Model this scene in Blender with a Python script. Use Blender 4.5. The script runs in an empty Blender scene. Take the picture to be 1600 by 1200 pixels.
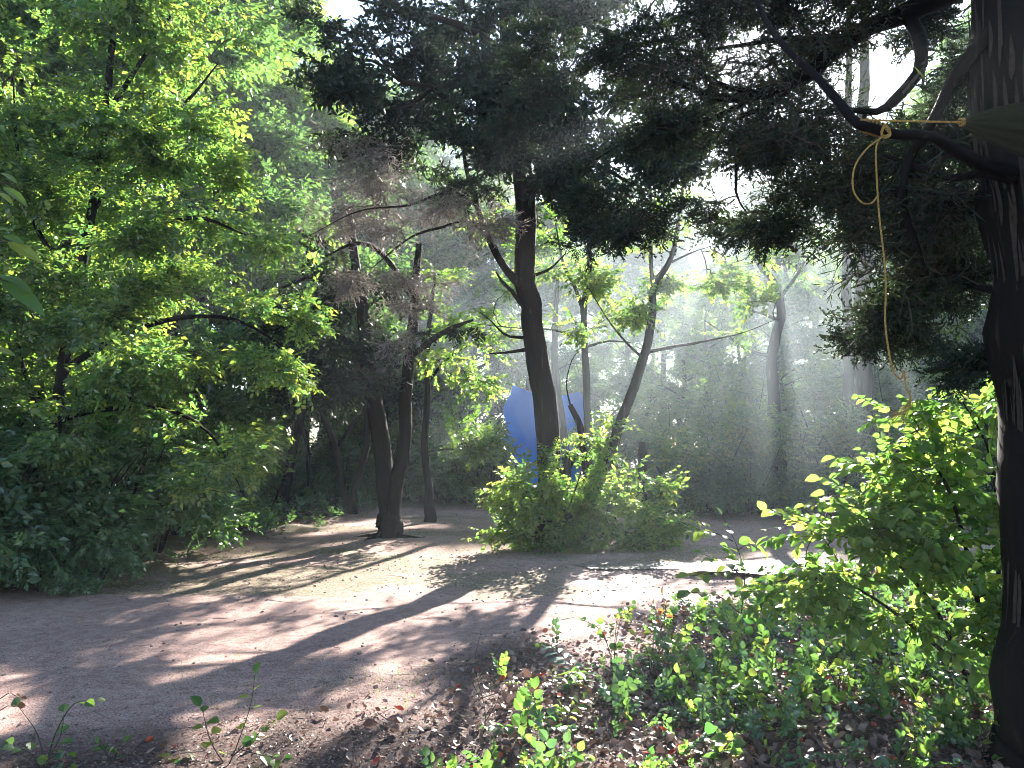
import bpy, math
import numpy as np
from mathutils import Vector

scene = bpy.context.scene
COL = scene.collection
RNG = np.random.default_rng(11)

# ------------------------------------------------------------------ camera
CAM_Z = 1.6
F = 1200.0                                   # focal length in photo pixels (1600 wide)
PITCH = math.atan(100.0 / F)
cam_d = bpy.data.cameras.new("camera")
cam_d.sensor_width = 36.0
cam_d.lens = 36.0 * F / 1600.0
cam_d.clip_end = 2000
cam = bpy.data.objects.new("camera", cam_d)
COL.objects.link(cam)
cam.location = (0, 0, CAM_Z)
cam.rotation_euler = (math.pi / 2 + PITCH, 0, 0)
scene.camera = cam

# ------------------------------------------------------------------ light
SUN_AZ = math.radians(18.5)                  # to the right of the view direction (+Y)
SUN_EL = math.radians(26.0)
world = bpy.data.worlds.new("World")
scene.world = world
world.use_nodes = True
wn = world.node_tree
sky = wn.nodes.new("ShaderNodeTexSky")
sky.sky_type = 'NISHITA'
sky.sun_disc = False
sky.sun_elevation = SUN_EL
sky.sun_rotation = SUN_AZ
sky.air_density = 1.0
sky.dust_density = 0.25
wn.nodes["Background"].inputs[1].default_value = 0.062
wn.links.new(sky.outputs[0], wn.nodes["Background"].inputs[0])
sun_dir = Vector((math.sin(SUN_AZ) * math.cos(SUN_EL), math.cos(SUN_AZ) * math.cos(SUN_EL), math.sin(SUN_EL)))
sl = bpy.data.lights.new("sun", 'SUN')
sl.energy = 5.0
sl.angle = math.radians(0.5)
sl.color = (1.0, 0.93, 0.84)
so = bpy.data.objects.new("sun", sl)
so.rotation_euler = sun_dir.to_track_quat('Z', 'Y').to_euler()
so.location = (10, 30, 30)
COL.objects.link(so)

vs = scene.view_settings
vs.view_transform = 'Standard'
vs.look = 'None'
vs.exposure = 2.92
vs.gamma = 1.0
scene.cycles.max_bounces = 7
scene.cycles.diffuse_bounces = 4
scene.cycles.glossy_bounces = 2
scene.cycles.transmission_bounces = 5
scene.cycles.transparent_max_bounces = 4
scene.cycles.volume_bounces = 0
scene.cycles.sample_clamp_indirect = 6.0
scene.cycles.use_denoising = True
scene.cycles.use_adaptive_sampling = True
scene.cycles.adaptive_threshold = 0.006
scene.cycles.pixel_filter_type = 'BLACKMAN_HARRIS'
scene.cycles.filter_width = 1.0

# ------------------------------------------------------------------ small maths
_c, _s = math.cos(PITCH), math.sin(PITCH)


def P(px, py, d):
    """world point seen at photo pixel (px, py) at forward distance d metres"""
    u = (px - 800.0) / F
    v = (600.0 - py) / F
    k = d / (_c - v * _s)
    return np.array([u * k, d, CAM_Z + (_s + v * _c) * k])


def vnoise(x, y, seed=0):
    """smooth value noise on numpy arrays, about -1..1"""
    xi, yi = np.floor(x).astype(np.int64), np.floor(y).astype(np.int64)
    fx, fy = x - xi, y - yi
    fx, fy = fx * fx * (3 - 2 * fx), fy * fy * (3 - 2 * fy)

    def h(a, b):
        n = (a * 374761393 + b * 668265263 + seed * 974634777) & 0xFFFFFFFF
        n = ((n ^ (n >> 13)) * 1274126177) & 0xFFFFFFFF
        return ((n ^ (n >> 16)) & 0xFFFF) / 32767.5 - 1.0
    a, b, c, d = h(xi, yi), h(xi + 1, yi), h(xi, yi + 1), h(xi + 1, yi + 1)
    return (a * (1 - fx) + b * fx) * (1 - fy) + (c * (1 - fx) + d * fx) * fy


def fbm(x, y, oct=4, seed=0):
    t, a = 0, 1.0
    for i in range(oct):
        t = t + a * vnoise(x * 2 ** i, y * 2 ** i, seed + i)
        a *= 0.5
    return t


def sstep(a, b, x):
    t = np.clip((x - a) / (b - a), 0, 1)
    return t * t * (3 - 2 * t)


def norm(v):
    return v / np.maximum(np.linalg.norm(v, axis=-1, keepdims=True), 1e-9)


# ground zones (all in metres on the ground plane)
def litter_line(x):                          # in front of this the litter begins
    return 5.9 + 0.92 * x + 0.05 * x * x


def z_litter(x, y):
    edge = litter_line(np.clip(x, -5, 5)) + 0.7 * fbm(x * 0.8, y * 0.8, 3, 5)
    return 1 - sstep(-0.9, 0.7, y - edge)


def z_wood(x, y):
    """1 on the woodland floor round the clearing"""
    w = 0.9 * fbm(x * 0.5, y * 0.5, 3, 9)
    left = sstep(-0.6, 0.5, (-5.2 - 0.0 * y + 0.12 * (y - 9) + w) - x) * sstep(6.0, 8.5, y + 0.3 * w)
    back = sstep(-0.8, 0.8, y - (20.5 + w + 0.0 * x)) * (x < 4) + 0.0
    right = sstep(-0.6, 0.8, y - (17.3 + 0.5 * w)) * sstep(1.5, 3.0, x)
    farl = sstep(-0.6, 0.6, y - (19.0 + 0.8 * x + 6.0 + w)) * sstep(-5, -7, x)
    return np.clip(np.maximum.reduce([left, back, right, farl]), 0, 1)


PUDDLES = [(2.25, 10.9, 1.25, 0.42), (4.3, 10.2, 1.6, 0.7)]


def height(x, y):
    x, y = np.asarray(x, float), np.asarray(y, float)
    h = 0.05 * fbm(x * 0.22, y * 0.22, 3, 1) + 0.012 * fbm(x * 1.3, y * 1.3, 3, 2)
    h = h + 0.05 * z_litter(x, y) * (1 + 0.5 * fbm(x * 2, y * 2, 2, 3))
    h = h + 0.12 * z_wood(x, y) + 0.03 * z_wood(x, y) * fbm(x * 1.7, y * 1.7, 2, 4)
    # wheel ruts of the track crossing from left to right
    c = y - (8.0 + 0.42 * x)
    h = h - 0.022 * np.exp(-((c - 0.75) / 0.28) ** 2) - 0.022 * np.exp(-((c + 0.75) / 0.28) ** 2)
    for (cx, cy, rx, ry) in PUDDLES:
        r = ((x - cx) / rx) ** 2 + ((y - cy) / ry) ** 2
        h = h - 0.035 * np.exp(-r)
    return h


def gz(x, y):
    return float(height(np.array([x]), np.array([y]))[0])


# ------------------------------------------------------------------ mesh building
def make_mesh(name, chunks, mats, smooth=False):
    """chunks: (verts (n,3), faces (m,k), material index, tint (n,) or None)"""
    V, L, S, MI, T = [], [], [], [], []
    base = 0
    start = 0
    for ch in chunks:
        v, f, mi, t = ch
        if len(v) == 0 or len(f) == 0:
            continue
        V.append(v)
        f = np.asarray(f, dtype=np.int64)
        L.append((f + base).ravel())
        m, k = f.shape
        S.append(start + np.arange(m) * k)
        start += m * k
        MI.append(np.full(m, mi))
        T.append(np.full(len(v), 0.5) if t is None else t)
        base += len(v)
    V = np.concatenate(V).astype(np.float32)
    L = np.concatenate(L).astype(np.int32)
    S = np.concatenate(S).astype(np.int32)
    MI = np.concatenate(MI).astype(np.int32)
    T = np.concatenate(T).astype(np.float32)
    me = bpy.data.meshes.new(name)
    me.vertices.add(len(V))
    me.vertices.foreach_set("co", V.ravel())
    me.loops.add(len(L))
    me.loops.foreach_set("vertex_index", L)
    me.polygons.add(len(S))
    me.polygons.foreach_set("loop_start", S)
    me.polygons.foreach_set("material_index", MI)
    me.polygons.foreach_set("use_smooth", np.full(len(S), smooth, dtype=bool))
    for m in mats:
        me.materials.append(m)
    a = me.attributes.new("tint", 'FLOAT', 'POINT')
    a.data.foreach_set("value", T)
    me.update(calc_edges=True)
    return me


def obj(name, me, parent=None, loc=(0, 0, 0), label=None, cat=None, group=None, kind=None):
    o = bpy.data.objects.new(name, me)
    COL.objects.link(o)
    o.location = loc
    if parent is not None:
        o.parent = parent
    if label:
        o["label"] = label
    if cat:
        o["category"] = cat
    if group:
        o["group"] = group
    if kind:
        o["kind"] = kind
    return o


def frames(pts):
    t = np.empty_like(pts)
    t[:, 1:-1] = pts[:, 2:] - pts[:, :-2]
    t[:, 0] = pts[:, 1] - pts[:, 0]
    t[:, -1] = pts[:, -1] - pts[:, -2]
    t = norm(t)
    avg = norm(pts[:, -1] - pts[:, 0] + 1e-6)
    ref = np.where(np.abs(avg[:, 2:3]) > 0.75, np.array([[1.0, 0.13, 0.0]]), np.array([[0.05, 0.1, 1.0]]))[:, None, :]
    u = norm(np.cross(t, np.broadcast_to(ref, t.shape)))
    v = np.cross(u, t)
    return t, u, v


def tubes(pts, rad, sides=5, rough=0.0, tint=None, rng=RNG):
    """pts (n,k,3), rad (n,k) -> verts, quads, tint"""
    n, k, _ = pts.shape
    t, u, v = frames(pts)
    ang = np.arange(sides) * 2 * math.pi / sides
    r = rad[:, :, None]
    if rough > 0:
        ridge = rng.normal(0, rough, (n, 1, sides)) + rng.normal(0, rough * 0.25, (n, k, sides))
        r = r * (1 + ridge)
    ring = pts[:, :, None, :] + (r * np.cos(ang))[..., None] * u[:, :, None, :] + (r * np.sin(ang))[..., None] * v[:, :, None, :]
    verts = ring.reshape(-1, 3)
    idx = np.arange(n * k * sides).reshape(n, k, sides)
    a = idx[:, :-1, :]
    b = idx[:, 1:, :]
    q = np.stack([a, np.roll(a, -1, 2), np.roll(b, -1, 2), b], -1).reshape(-1, 4)
    tt = np.full(len(verts), 0.5) if tint is None else np.repeat(tint, k * sides)
    return verts, q, tt


def spline(pts, rad, n):
    """Catmull-Rom resample of control points"""
    pts, rad = np.asarray(pts, float), np.asarray(rad, float)
    m = len(pts)
    if m == 2:
        s = np.linspace(0, 1, n)[:, None]
        return pts[0] * (1 - s) + pts[1] * s, np.interp(np.linspace(0, 1, n), [0, 1], rad)
    p = np.vstack([2 * pts[0] - pts[1], pts, 2 * pts[-1] - pts[-2]])
    s = np.linspace(0, m - 1 - 1e-6, n)
    i = s.astype(int)
    f = (s - i)[:, None]
    p0, p1, p2, p3 = p[i], p[i + 1], p[i + 2], p[i + 3]
    out = 0.5 * ((2 * p1) + (-p0 + p2) * f + (2 * p0 - 5 * p1 + 4 * p2 - p3) * f ** 2 + (-p0 + 3 * p1 - 3 * p2 + p3) * f ** 3)
    return out, np.interp(s, np.arange(m), rad)


# ------------------------------------------------------------------ leaves and sprays
def leaf_lo():
    v = np.array([[0, 0, 0], [0.45, 0.30, 0.06], [1, 0, -0.10], [0.45, -0.30, 0.06]])
    f = np.array([[0, 2, 1], [0, 3, 2]])
    return v, f


def leaf_hi(w=0.36, droop=0.22):
    xs = np.array([0.0, 0.2, 0.5, 0.78, 1.0])
    ws = np.array([0.0, 0.75, 1.0, 0.62, 0.0]) * w
    zs = -droop * xs ** 2
    V, Fs = [], []
    V.append([0, 0, 0])
    for i in (1, 2, 3):
        V += [[xs[i], 0, zs[i]], [xs[i], ws[i], zs[i] + 0.28 * ws[i]], [xs[i], -ws[i], zs[i] + 0.28 * ws[i]]]
    V.append([1, 0, zs[4]])
    Fs += [[0, 1, 2], [0, 3, 1]]
    for a in (1, 4):
        b = a + 3
        Fs += [[a, b, b + 1], [a, b + 1, a + 1], [a, a + 2, b + 2], [a, b + 2, b]]
    Fs += [[7, 10, 8], [7, 9, 10]]
    return np.array(V, float), np.array(Fs)


def rot_frame(d, up):
    """orthonormal frames: columns x=d, y, z~up.  returns (n,3,3)"""
    d = norm(d)
    y = norm(np.cross(up, d))
    z = np.cross(d, y)
    return np.stack([d, y, z], -1)


def make_spray(kind, rng):
    """unit spray about 1 long; returns verts, tris, material idx per tri, tint per vert"""
    V, Fa, MI, T = [], [], [], []
    base = 0

    def add(v, f, mi, t):
        nonlocal base
        V.append(v)
        Fa.append(f + base)
        MI.append(np.full(len(f), mi))
        T.append(np.full(len(v), t))
        base += len(v)

    def sliver(a, b, w, mi, t, flat=None):
        a, b = np.array(a, float), np.array(b, float)
        d = b - a
        s = np.cross(d, flat if flat is not None else rng.normal(size=3))
        s = s / (np.linalg.norm(s) + 1e-9) * w
        m = a + d * 0.55
        add(np.array([a - s * 0.4, a + s * 0.4, m + s, b, m - s]), np.array([[0, 1, 2], [0, 2, 4], [4, 2, 3]]), mi, t)

    if kind in ('leaf', 'leafhi', 'leafbig', 'long'):
        lv, lf = leaf_lo() if kind in ('leaf',) else leaf_hi(0.40 if kind != 'long' else 0.22)
        nl = {'leaf': 11, 'leafhi': 11, 'leafbig': 7, 'long': 9}[kind]
        ls = {'leaf': 0.27, 'leafhi': 0.27, 'leafbig': 0.36, 'long': 0.42}[kind]
        bend = rng.uniform(-0.25, 0.12)
        for i in range(nl):
            s = 0.12 + 0.88 * i / (nl - 1)
            side = 1 if i % 2 else -1
            ang = side * rng.uniform(0.6, 1.25) if i < nl - 1 else 0.0
            p = np.array([s, 0.06 * math.sin(3 * s), bend * s * s])
            d = np.array([[math.cos(ang), math.sin(ang), rng.normal(-0.12, 0.28)]])
            up = np.array([[0, 0, 1.0]]) + rng.normal(0, 0.38, (1, 3))
            R = rot_frame(d, up)[0]
            sz = ls * rng.uniform(0.65, 1.2)
            add(p + (lv * sz) @ R.T, lf, 0, rng.uniform(0, 1))
        sliver([0, 0, 0], [1, 0.02, bend], 0.012, 1, 0.5)
    elif kind == 'cedar':
        bend = rng.uniform(-0.3, 0.15)
        sliver([0, 0, 0], [0.9, 0, bend], 0.022, 1, 0.5)
        for i in range(9):
            s = 0.12 + 0.8 * i / 8
            a = rng.uniform(0.4, 1.0) * (1 if i % 2 else -1)
            p = np.array([s, 0, bend * s * s])
            d = np.array([math.cos(a), math.sin(a), rng.normal(0, 0.35)])
            l = rng.uniform(0.22, 0.42)
            e = p + d * l
            t = rng.uniform(0, 1)
            sliver(p, e, 0.030, 0, t)
            for j in range(7):
                q = p + d * l * (0.15 + 0.14 * j)
                dd = d + rng.normal(0, 0.8, 3)
                dd = dd / np.linalg.norm(dd)
                sliver(q, q + dd * rng.uniform(0.07, 0.15), 0.03, 0, min(1, max(0, t + rng.normal(0, 0.15))))
    elif kind == 'tuft':
        bend = rng.uniform(-0.3, 0.15)
        sliver([0, 0, 0], [0.9, 0, bend], 0.02, 1, 0.5)
        for i in range(8):
            s = 0.15 + 0.85 * i / 7
            a = rng.uniform(0.4, 1.1) * (1 if i % 2 else -1)
            p = np.array([s * 0.9, 0, bend * s * s])
            d = np.array([math.cos(a), math.sin(a), rng.normal(0, 0.4)])
            t = rng.uniform(0, 1)
            for j in range(3):
                dd = d + rng.normal(0, 0.6, 3)
                dd = dd / np.linalg.norm(dd)
                q = p + d * 0.1 * j
                sliver(q, q + dd * rng.uniform(0.18, 0.32), 0.055, 0, min(1, max(0, t + rng.normal(0, 0.15))))
    elif kind == 'bare':
        for i in range(7):
            s = 0.05 + 0.75 * i / 6
            a = rng.uniform(0.3, 0.9) * (1 if i % 2 else -1)
            p = np.array([s, 0, 0])
            d = np.array([math.cos(a), math.sin(a), rng.normal(-0.1, 0.4)])
            l = rng.uniform(0.25, 0.6)
            sliver(p, p + d * l, 0.010, 1, 0.5)
            for j in range(4):
                q = p + d * l * rng.uniform(0.3, 0.95)
                dd = d + rng.normal(0, 0.7, 3)
                sliver(q, q + dd * l * 0.35, 0.018, 0, rng.uniform(0, 1))
        sliver([0, 0, 0], [1, 0, 0], 0.014, 1, 0.5)
    return np.concatenate(V), np.concatenate(Fa), np.concatenate(MI), np.concatenate(T)


_SPR = {}


def sprays(kind, pos, dirs, ups, size, rng):
    """instances of spray templates -> chunks for make_mesh"""
    if kind not in _SPR:
        r = np.random.default_rng(abs(hash(kind)) % 1 + len(kind) * 7)
        _SPR[kind] = [make_spray(kind, r) for _ in range(7)]
    T = _SPR[kind]
    which = rng.integers(0, len(T), len(pos))
    out = []
    for w in range(len(T)):
        m = which == w
        n = int(m.sum())
        if n == 0:
            continue
        v, f, mi, t = T[w]
        R = rot_frame(dirs[m], ups[m])
        vv = np.einsum('vj,nij->nvi', v, R) * size[m][:, None, None] + pos[m][:, None, :]
        tt = np.clip(t[None, :] * 0.6 + rng.uniform(0, 0.4, (n, 1)), 0, 1)
        k = len(v)
        for mat in (0, 1):
            fm = f[mi == mat]
            if len(fm) == 0:
                continue
            used = np.unique(fm)
            remap = np.zeros(k, int)
            remap[used] = np.arange(len(used))
            fm = remap[fm]
            ku = len(used)
            ff = (fm[None] + (np.arange(n) * ku)[:, None, None]).reshape(-1, 3)
            out.append((vv[:, used].reshape(-1, 3), ff, mat, tt[:, used].ravel()))
    return out


# ------------------------------------------------------------------ branching that reaches given points
def colonise(nodes, targets, rng, seg=4, sag=-0.08, wig=0.06, tip_r=0.0035, power=0.42, max_r=0.06):
    """connect each target to the nearest branch node.  returns polylines (n,seg+1,3), radii, tip dirs"""
    nodes = np.asarray(nodes, float)
    n0 = len(nodes)
    nt = len(targets)
    d0 = np.empty(nt)
    for i in range(0, nt, 500):
        d0[i:i + 500] = np.min(np.linalg.norm(targets[i:i + 500, None] - nodes[None], axis=2), axis=1)
    order = np.argsort(d0)
    allp = np.empty((n0 + nt * seg, 3))
    allp[:n0] = nodes
    par = np.full(n0 + nt * seg, -1)
    cnt = n0
    P0 = np.empty((nt, seg + 1, 3))
    ids = np.empty((nt, seg + 1), int)
    s = np.linspace(0, 1, seg + 1)[:, None]
    for j, ti in enumerate(order):
        tg = targets[ti]
        dd = allp[:cnt] - tg
        i = int(np.argmin((dd * dd).sum(1)))
        a = allp[i]
        L = np.linalg.norm(tg - a) + 1e-6
        off = rng.normal(0, wig, 3) * L
        off2 = rng.normal(0, wig * 0.6, 3) * L
        off[2] += sag * L * -1.0
        pl = a * (1 - s) + tg * s + np.sin(s * math.pi) * off + np.sin(s * 2 * math.pi) * off2
        P0[j] = pl
        ids[j, 0] = i
        ids[j, 1:] = np.arange(cnt, cnt + seg)
        allp[cnt:cnt + seg] = pl[1:]
        par[cnt] = i
        par[cnt + 1:cnt + seg] = np.arange(cnt, cnt + seg - 1)
        cnt += seg
    count = np.zeros(cnt)
    for j in range(nt):
        count[ids[j, -1]] += 1
    for i in range(cnt - 1, n0 - 1, -1):
        if par[i] >= 0:
            count[par[i]] += count[i]
    rad = np.minimum(tip_r * np.maximum(count, 1) ** power, max_r)
    R = rad[ids]
    R[:, 0] = np.minimum(R[:, 1] * 1.1, max_r)
    return P0, R


def blob_points(blobs, rng):
    """blobs: (centre, (rx,ry,rz), n) -> points in clumps inside ellipsoids"""
    out = []
    for c, r, n in blobs:
        k = max(4, n // 14)
        cc = rng.normal(0, 1, (k, 3))
        cc = norm(cc) * (rng.uniform(0.1, 1, (k, 1)) ** 0.45)
        w = rng.uniform(0.2, 1, k) ** 2
        pts = cc[rng.choice(k, n, p=w / w.sum())] + rng.normal(0, 0.13, (n, 3)) * np.array([1.2, 1.2, 0.6])
        out.append(np.asarray(c) + pts * np.asarray(r))
    return np.concatenate(out)


def B(px, py, d, rx, ry, rd, n):
    """blob given by photo position, distance, half sizes in photo pixels and depth in metres"""
    return (P(px, py, d), (rx * d / F, rd, ry * d / F), n)


def crown_chunks(nodes, blobs, kind, size, per, rng, dens=1.0, spread=0.16, up_tilt=0.35, droop=0.0, **kw):
    tg = blob_points([(c, r, max(4, int(n * dens))) for c, r, n in blobs], rng)
    keep = tg[:, 2] > 0.05
    tg = tg[keep]
    pl, rr = colonise(nodes, tg, rng, **kw)
    ch = []
    v, q, t = tubes(pl, rr, 4)
    ch.append((v, q, 1, t))
    # sprays near the tips
    n = len(pl)
    tip = np.repeat(pl[:, -1], per, 0)
    mid = np.repeat(pl[:, -2], per, 0)
    f = rng.uniform(0, 1, (n * per, 1))
    pos = mid * f + tip * (1 - f)
    d = norm(tip - mid + 1e-6) + rng.normal(0, 0.65, (n * per, 3))
    d[:, 2] = d[:, 2] * 0.6 - droop
    up = np.array([0, 0, 1.0]) + rng.normal(0, up_tilt, (n * per, 3))
    sz = size * rng.uniform(0.7, 1.3, n * per)
    pos = pos + rng.normal(0, spread * size, (n * per, 3))
    ch += sprays(kind, pos, d, up, sz, rng)
    return ch


def stem_mesh(name, paths, mats, sides=10, rough=0.05, step=0.12, rng=RNG):
    """paths: list of (points, radii) as one smooth wood mesh"""
    ch = []
    for pts, rad in paths:
        L = np.sum(np.linalg.norm(np.diff(np.asarray(pts), axis=0), axis=1))
        n = max(4, int(L / step))
        p, r = spline(pts, rad, n)
        kk = max(3, n // 4)
        wv = rng.normal(0, 0.16, (kk, 3))
        ss = np.linspace(0, kk - 1, n)
        p = p + np.stack([np.interp(ss, np.arange(kk), wv[:, j]) for j in range(3)], -1) * r[:, None]
        v, q, t = tubes(p[None], r[None], sides, rough, rng=rng)
        ch.append((v, q, 0, t))
    return make_mesh(name, ch, mats, smooth=True)


def nodes_of(paths, step=0.15, skip=0.0):
    out = []
    for pts, rad in paths:
        L = np.sum(np.linalg.norm(np.diff(np.asarray(pts), axis=0), axis=1))
        p, r = spline(pts, rad, max(3, int(L / step)))
        out.append(p[int(len(p) * skip):])
    return np.concatenate(out)


# ------------------------------------------------------------------ materials
def new_mat(name):
    m = bpy.data.materials.new(name)
    m.use_nodes = True
    nt = m.node_tree
    nt.nodes.clear()
    out = nt.nodes.new("ShaderNodeOutputMaterial")
    return m, nt, out


def N(nt, t, **kw):
    n = nt.nodes.new(t)
    for k, v in kw.items():
        setattr(n, k, v)
    return n


def ramp(nt, stops, fac):
    r = nt.nodes.new("ShaderNodeValToRGB")
    e = r.color_ramp.elements
    while len(e) < len(stops):
        e.new(0.5)
    for i, (p, c) in enumerate(stops):
        e[i].position = p
        e[i].color = (*c, 1)
    nt.links.new(fac, r.inputs[0])
    return r.outputs[0]


def leaf_mat(name, refl, trans, fac=0.5, rough=0.42, spec=0.5):
    """refl / trans: list of (position, colour) along the per-leaf tint"""
    m, nt, out = new_mat(name)
    at = N(nt, "ShaderNodeAttribute", attribute_name="tint")
    c1 = ramp(nt, refl, at.outputs["Fac"])
    c2 = ramp(nt, trans, at.outputs["Fac"])
    p = N(nt, "ShaderNodeBsdfPrincipled")
    p.inputs["Roughness"].default_value = rough
    p.inputs["Specular IOR Level"].default_value = spec
    nt.links.new(c1, p.inputs["Base Color"])
    t = N(nt, "ShaderNodeBsdfTranslucent")
    nt.links.new(c2, t.inputs[0])
    mix = N(nt, "ShaderNodeMixShader")
    mix.inputs[0].default_value = fac
    nt.links.new(p.outputs[0], mix.inputs[1])
    nt.links.new(t.outputs[0], mix.inputs[2])
    nt.links.new(mix.outputs[0], out.inputs[0])
    return m


def bark_mat(name, dark, light, scale=1.0, stretch=0.09, bump=1.0, rough=0.85):
    m, nt, out = new_mat(name)
    tc = N(nt, "ShaderNodeTexCoord")
    mp = N(nt, "ShaderNodeMapping")
    mp.inputs["Scale"].default_value = (scale, scale, scale * stretch)
    nt.links.new(tc.outputs["Object"], mp.inputs[0])
    n1 = N(nt, "ShaderNodeTexNoise")
    n1.inputs["Scale"].default_value = 26
    n1.inputs["Detail"].default_value = 6
    n1.inputs["Roughness"].default_value = 0.65
    nt.links.new(mp.outputs[0], n1.inputs[0])
    vo = N(nt, "ShaderNodeTexNoise", noise_type='RIDGED_MULTIFRACTAL')
    vo.inputs["Scale"].default_value = 16
    vo.inputs["Detail"].default_value = 4
    vo.inputs["Distortion"].default_value = 0.4
    nt.links.new(mp.outputs[0], vo.inputs[0])
    big = N(nt, "ShaderNodeTexNoise")
    big.inputs["Scale"].default_value = 2.3
    nt.links.new(tc.outputs["Object"], big.inputs[0])
    cr = ramp(nt, [(0.15, (0.1, 0.1, 0.1)), (0.75, (1, 1, 1))], vo.outputs[0])
    mul = N(nt, "ShaderNodeMath", operation='MULTIPLY')
    nt.links.new(n1.outputs[0], mul.inputs[0])
    nt.links.new(cr, mul.inputs[1])
    c = ramp(nt, [(0.12, dark), (0.6, light)], mul.outputs[0])
    mx = N(nt, "ShaderNodeMix", data_type='RGBA', blend_type='MULTIPLY')
    mx.inputs[0].default_value = 0.7
    nt.links.new(c, mx.inputs[6])
    g = ramp(nt, [(0.3, (0.6, 0.62, 0.6)), (0.7, (1.15, 1.1, 1.05))], big.outputs[0])
    nt.links.new(g, mx.inputs[7])
    b = N(nt, "ShaderNodeBump")
    b.inputs["Strength"].default_value = bump
    b.inputs["Distance"].default_value = 0.02
    nt.links.new(mul.outputs[0], b.inputs["Height"])
    p = N(nt, "ShaderNodeBsdfPrincipled")
    p.inputs["Roughness"].default_value = rough
    p.inputs["Specular IOR Level"].default_value = 0.08
    nt.links.new(mx.outputs[2], p.inputs["Base Color"])
    nt.links.new(b.outputs[0], p.inputs["Normal"])
    nt.links.new(p.outputs[0], out.inputs[0])
    return m


def plain_mat(name, col, rough=0.85, spec=0.08):
    m, nt, out = new_mat(name)
    tc = N(nt, "ShaderNodeTexCoord")
    n1 = N(nt, "ShaderNodeTexNoise")
    n1.inputs["Scale"].default_value = 35
    nt.links.new(tc.outputs["Object"], n1.inputs[0])
    c = ramp(nt, [(0.3, tuple(x * 0.7 for x in col)), (0.7, tuple(min(1, x * 1.2) for x in col))], n1.outputs[0])
    p = N(nt, "ShaderNodeBsdfPrincipled")
    p.inputs["Roughness"].default_value = rough
    p.inputs["Specular IOR Level"].default_value = spec
    nt.links.new(c, p.inputs["Base Color"])
    nt.links.new(p.outputs[0], out.inputs[0])
    return m


M = {}
M['green'] = leaf_mat("green_leaf", [(0, (0.04, 0.085, 0.04)), (1, (0.085, 0.13, 0.045))],
                      [(0, (0.10, 0.24, 0.03)), (0.75, (0.22, 0.40, 0.04)), (1, (0.40, 0.48, 0.05))], 0.5, 0.40, 0.5)
M['bright'] = leaf_mat("bright_leaf", [(0, (0.05, 0.10, 0.025)), (1, (0.10, 0.15, 0.03))],
                       [(0, (0.06, 0.19, 0.04)), (0.5, (0.20, 0.38, 0.06)), (1, (0.50, 0.56, 0.09))], 0.55, 0.38, 0.5)
M['sunny'] = leaf_mat("sunny_leaf", [(0, (0.05, 0.10, 0.055)), (1, (0.11, 0.16, 0.06))],
                      [(0, (0.07, 0.21, 0.055)), (0.5, (0.18, 0.36, 0.06)), (1, (0.46, 0.54, 0.06))], 0.5, 0.27, 0.9)
M['deep'] = leaf_mat("deep_green_leaf", [(0, (0.035, 0.085, 0.055)), (1, (0.085, 0.14, 0.07))],
                     [(0, (0.08, 0.22, 0.06)), (1, (0.20, 0.36, 0.06))], 0.42, 0.26, 0.9)
M['cedar'] = leaf_mat("cedar_needle", [(0, (0.012, 0.022, 0.017)), (0.85, (0.026, 0.040, 0.026)), (1, (0.07, 0.045, 0.025))],
                      [(0, (0.02, 0.04, 0.015)), (1, (0.05, 0.075, 0.02))], 0.25, 0.5, 0.15)
M['dry'] = leaf_mat("dry_needle", [(0, (0.13, 0.12, 0.115)), (1, (0.26, 0.235, 0.225))],
                    [(0, (0.10, 0.09, 0.08)), (1, (0.2, 0.17, 0.14))], 0.3, 0.6, 0.3)
M['bark'] = bark_mat("bark", (0.022, 0.017, 0.014), (0.14, 0.105, 0.085))
M['dbark'] = bark_mat("dark_bark", (0.008, 0.006, 0.006), (0.055, 0.040, 0.034), bump=1.0)
M['gbark'] = bark_mat("grey_bark", (0.05, 0.045, 0.04), (0.17, 0.15, 0.135), bump=0.4)
M['twig'] = plain_mat("twig", (0.06, 0.048, 0.04))
M['gtwig'] = plain_mat("grey_twig", (0.13, 0.11, 0.10))

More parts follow.
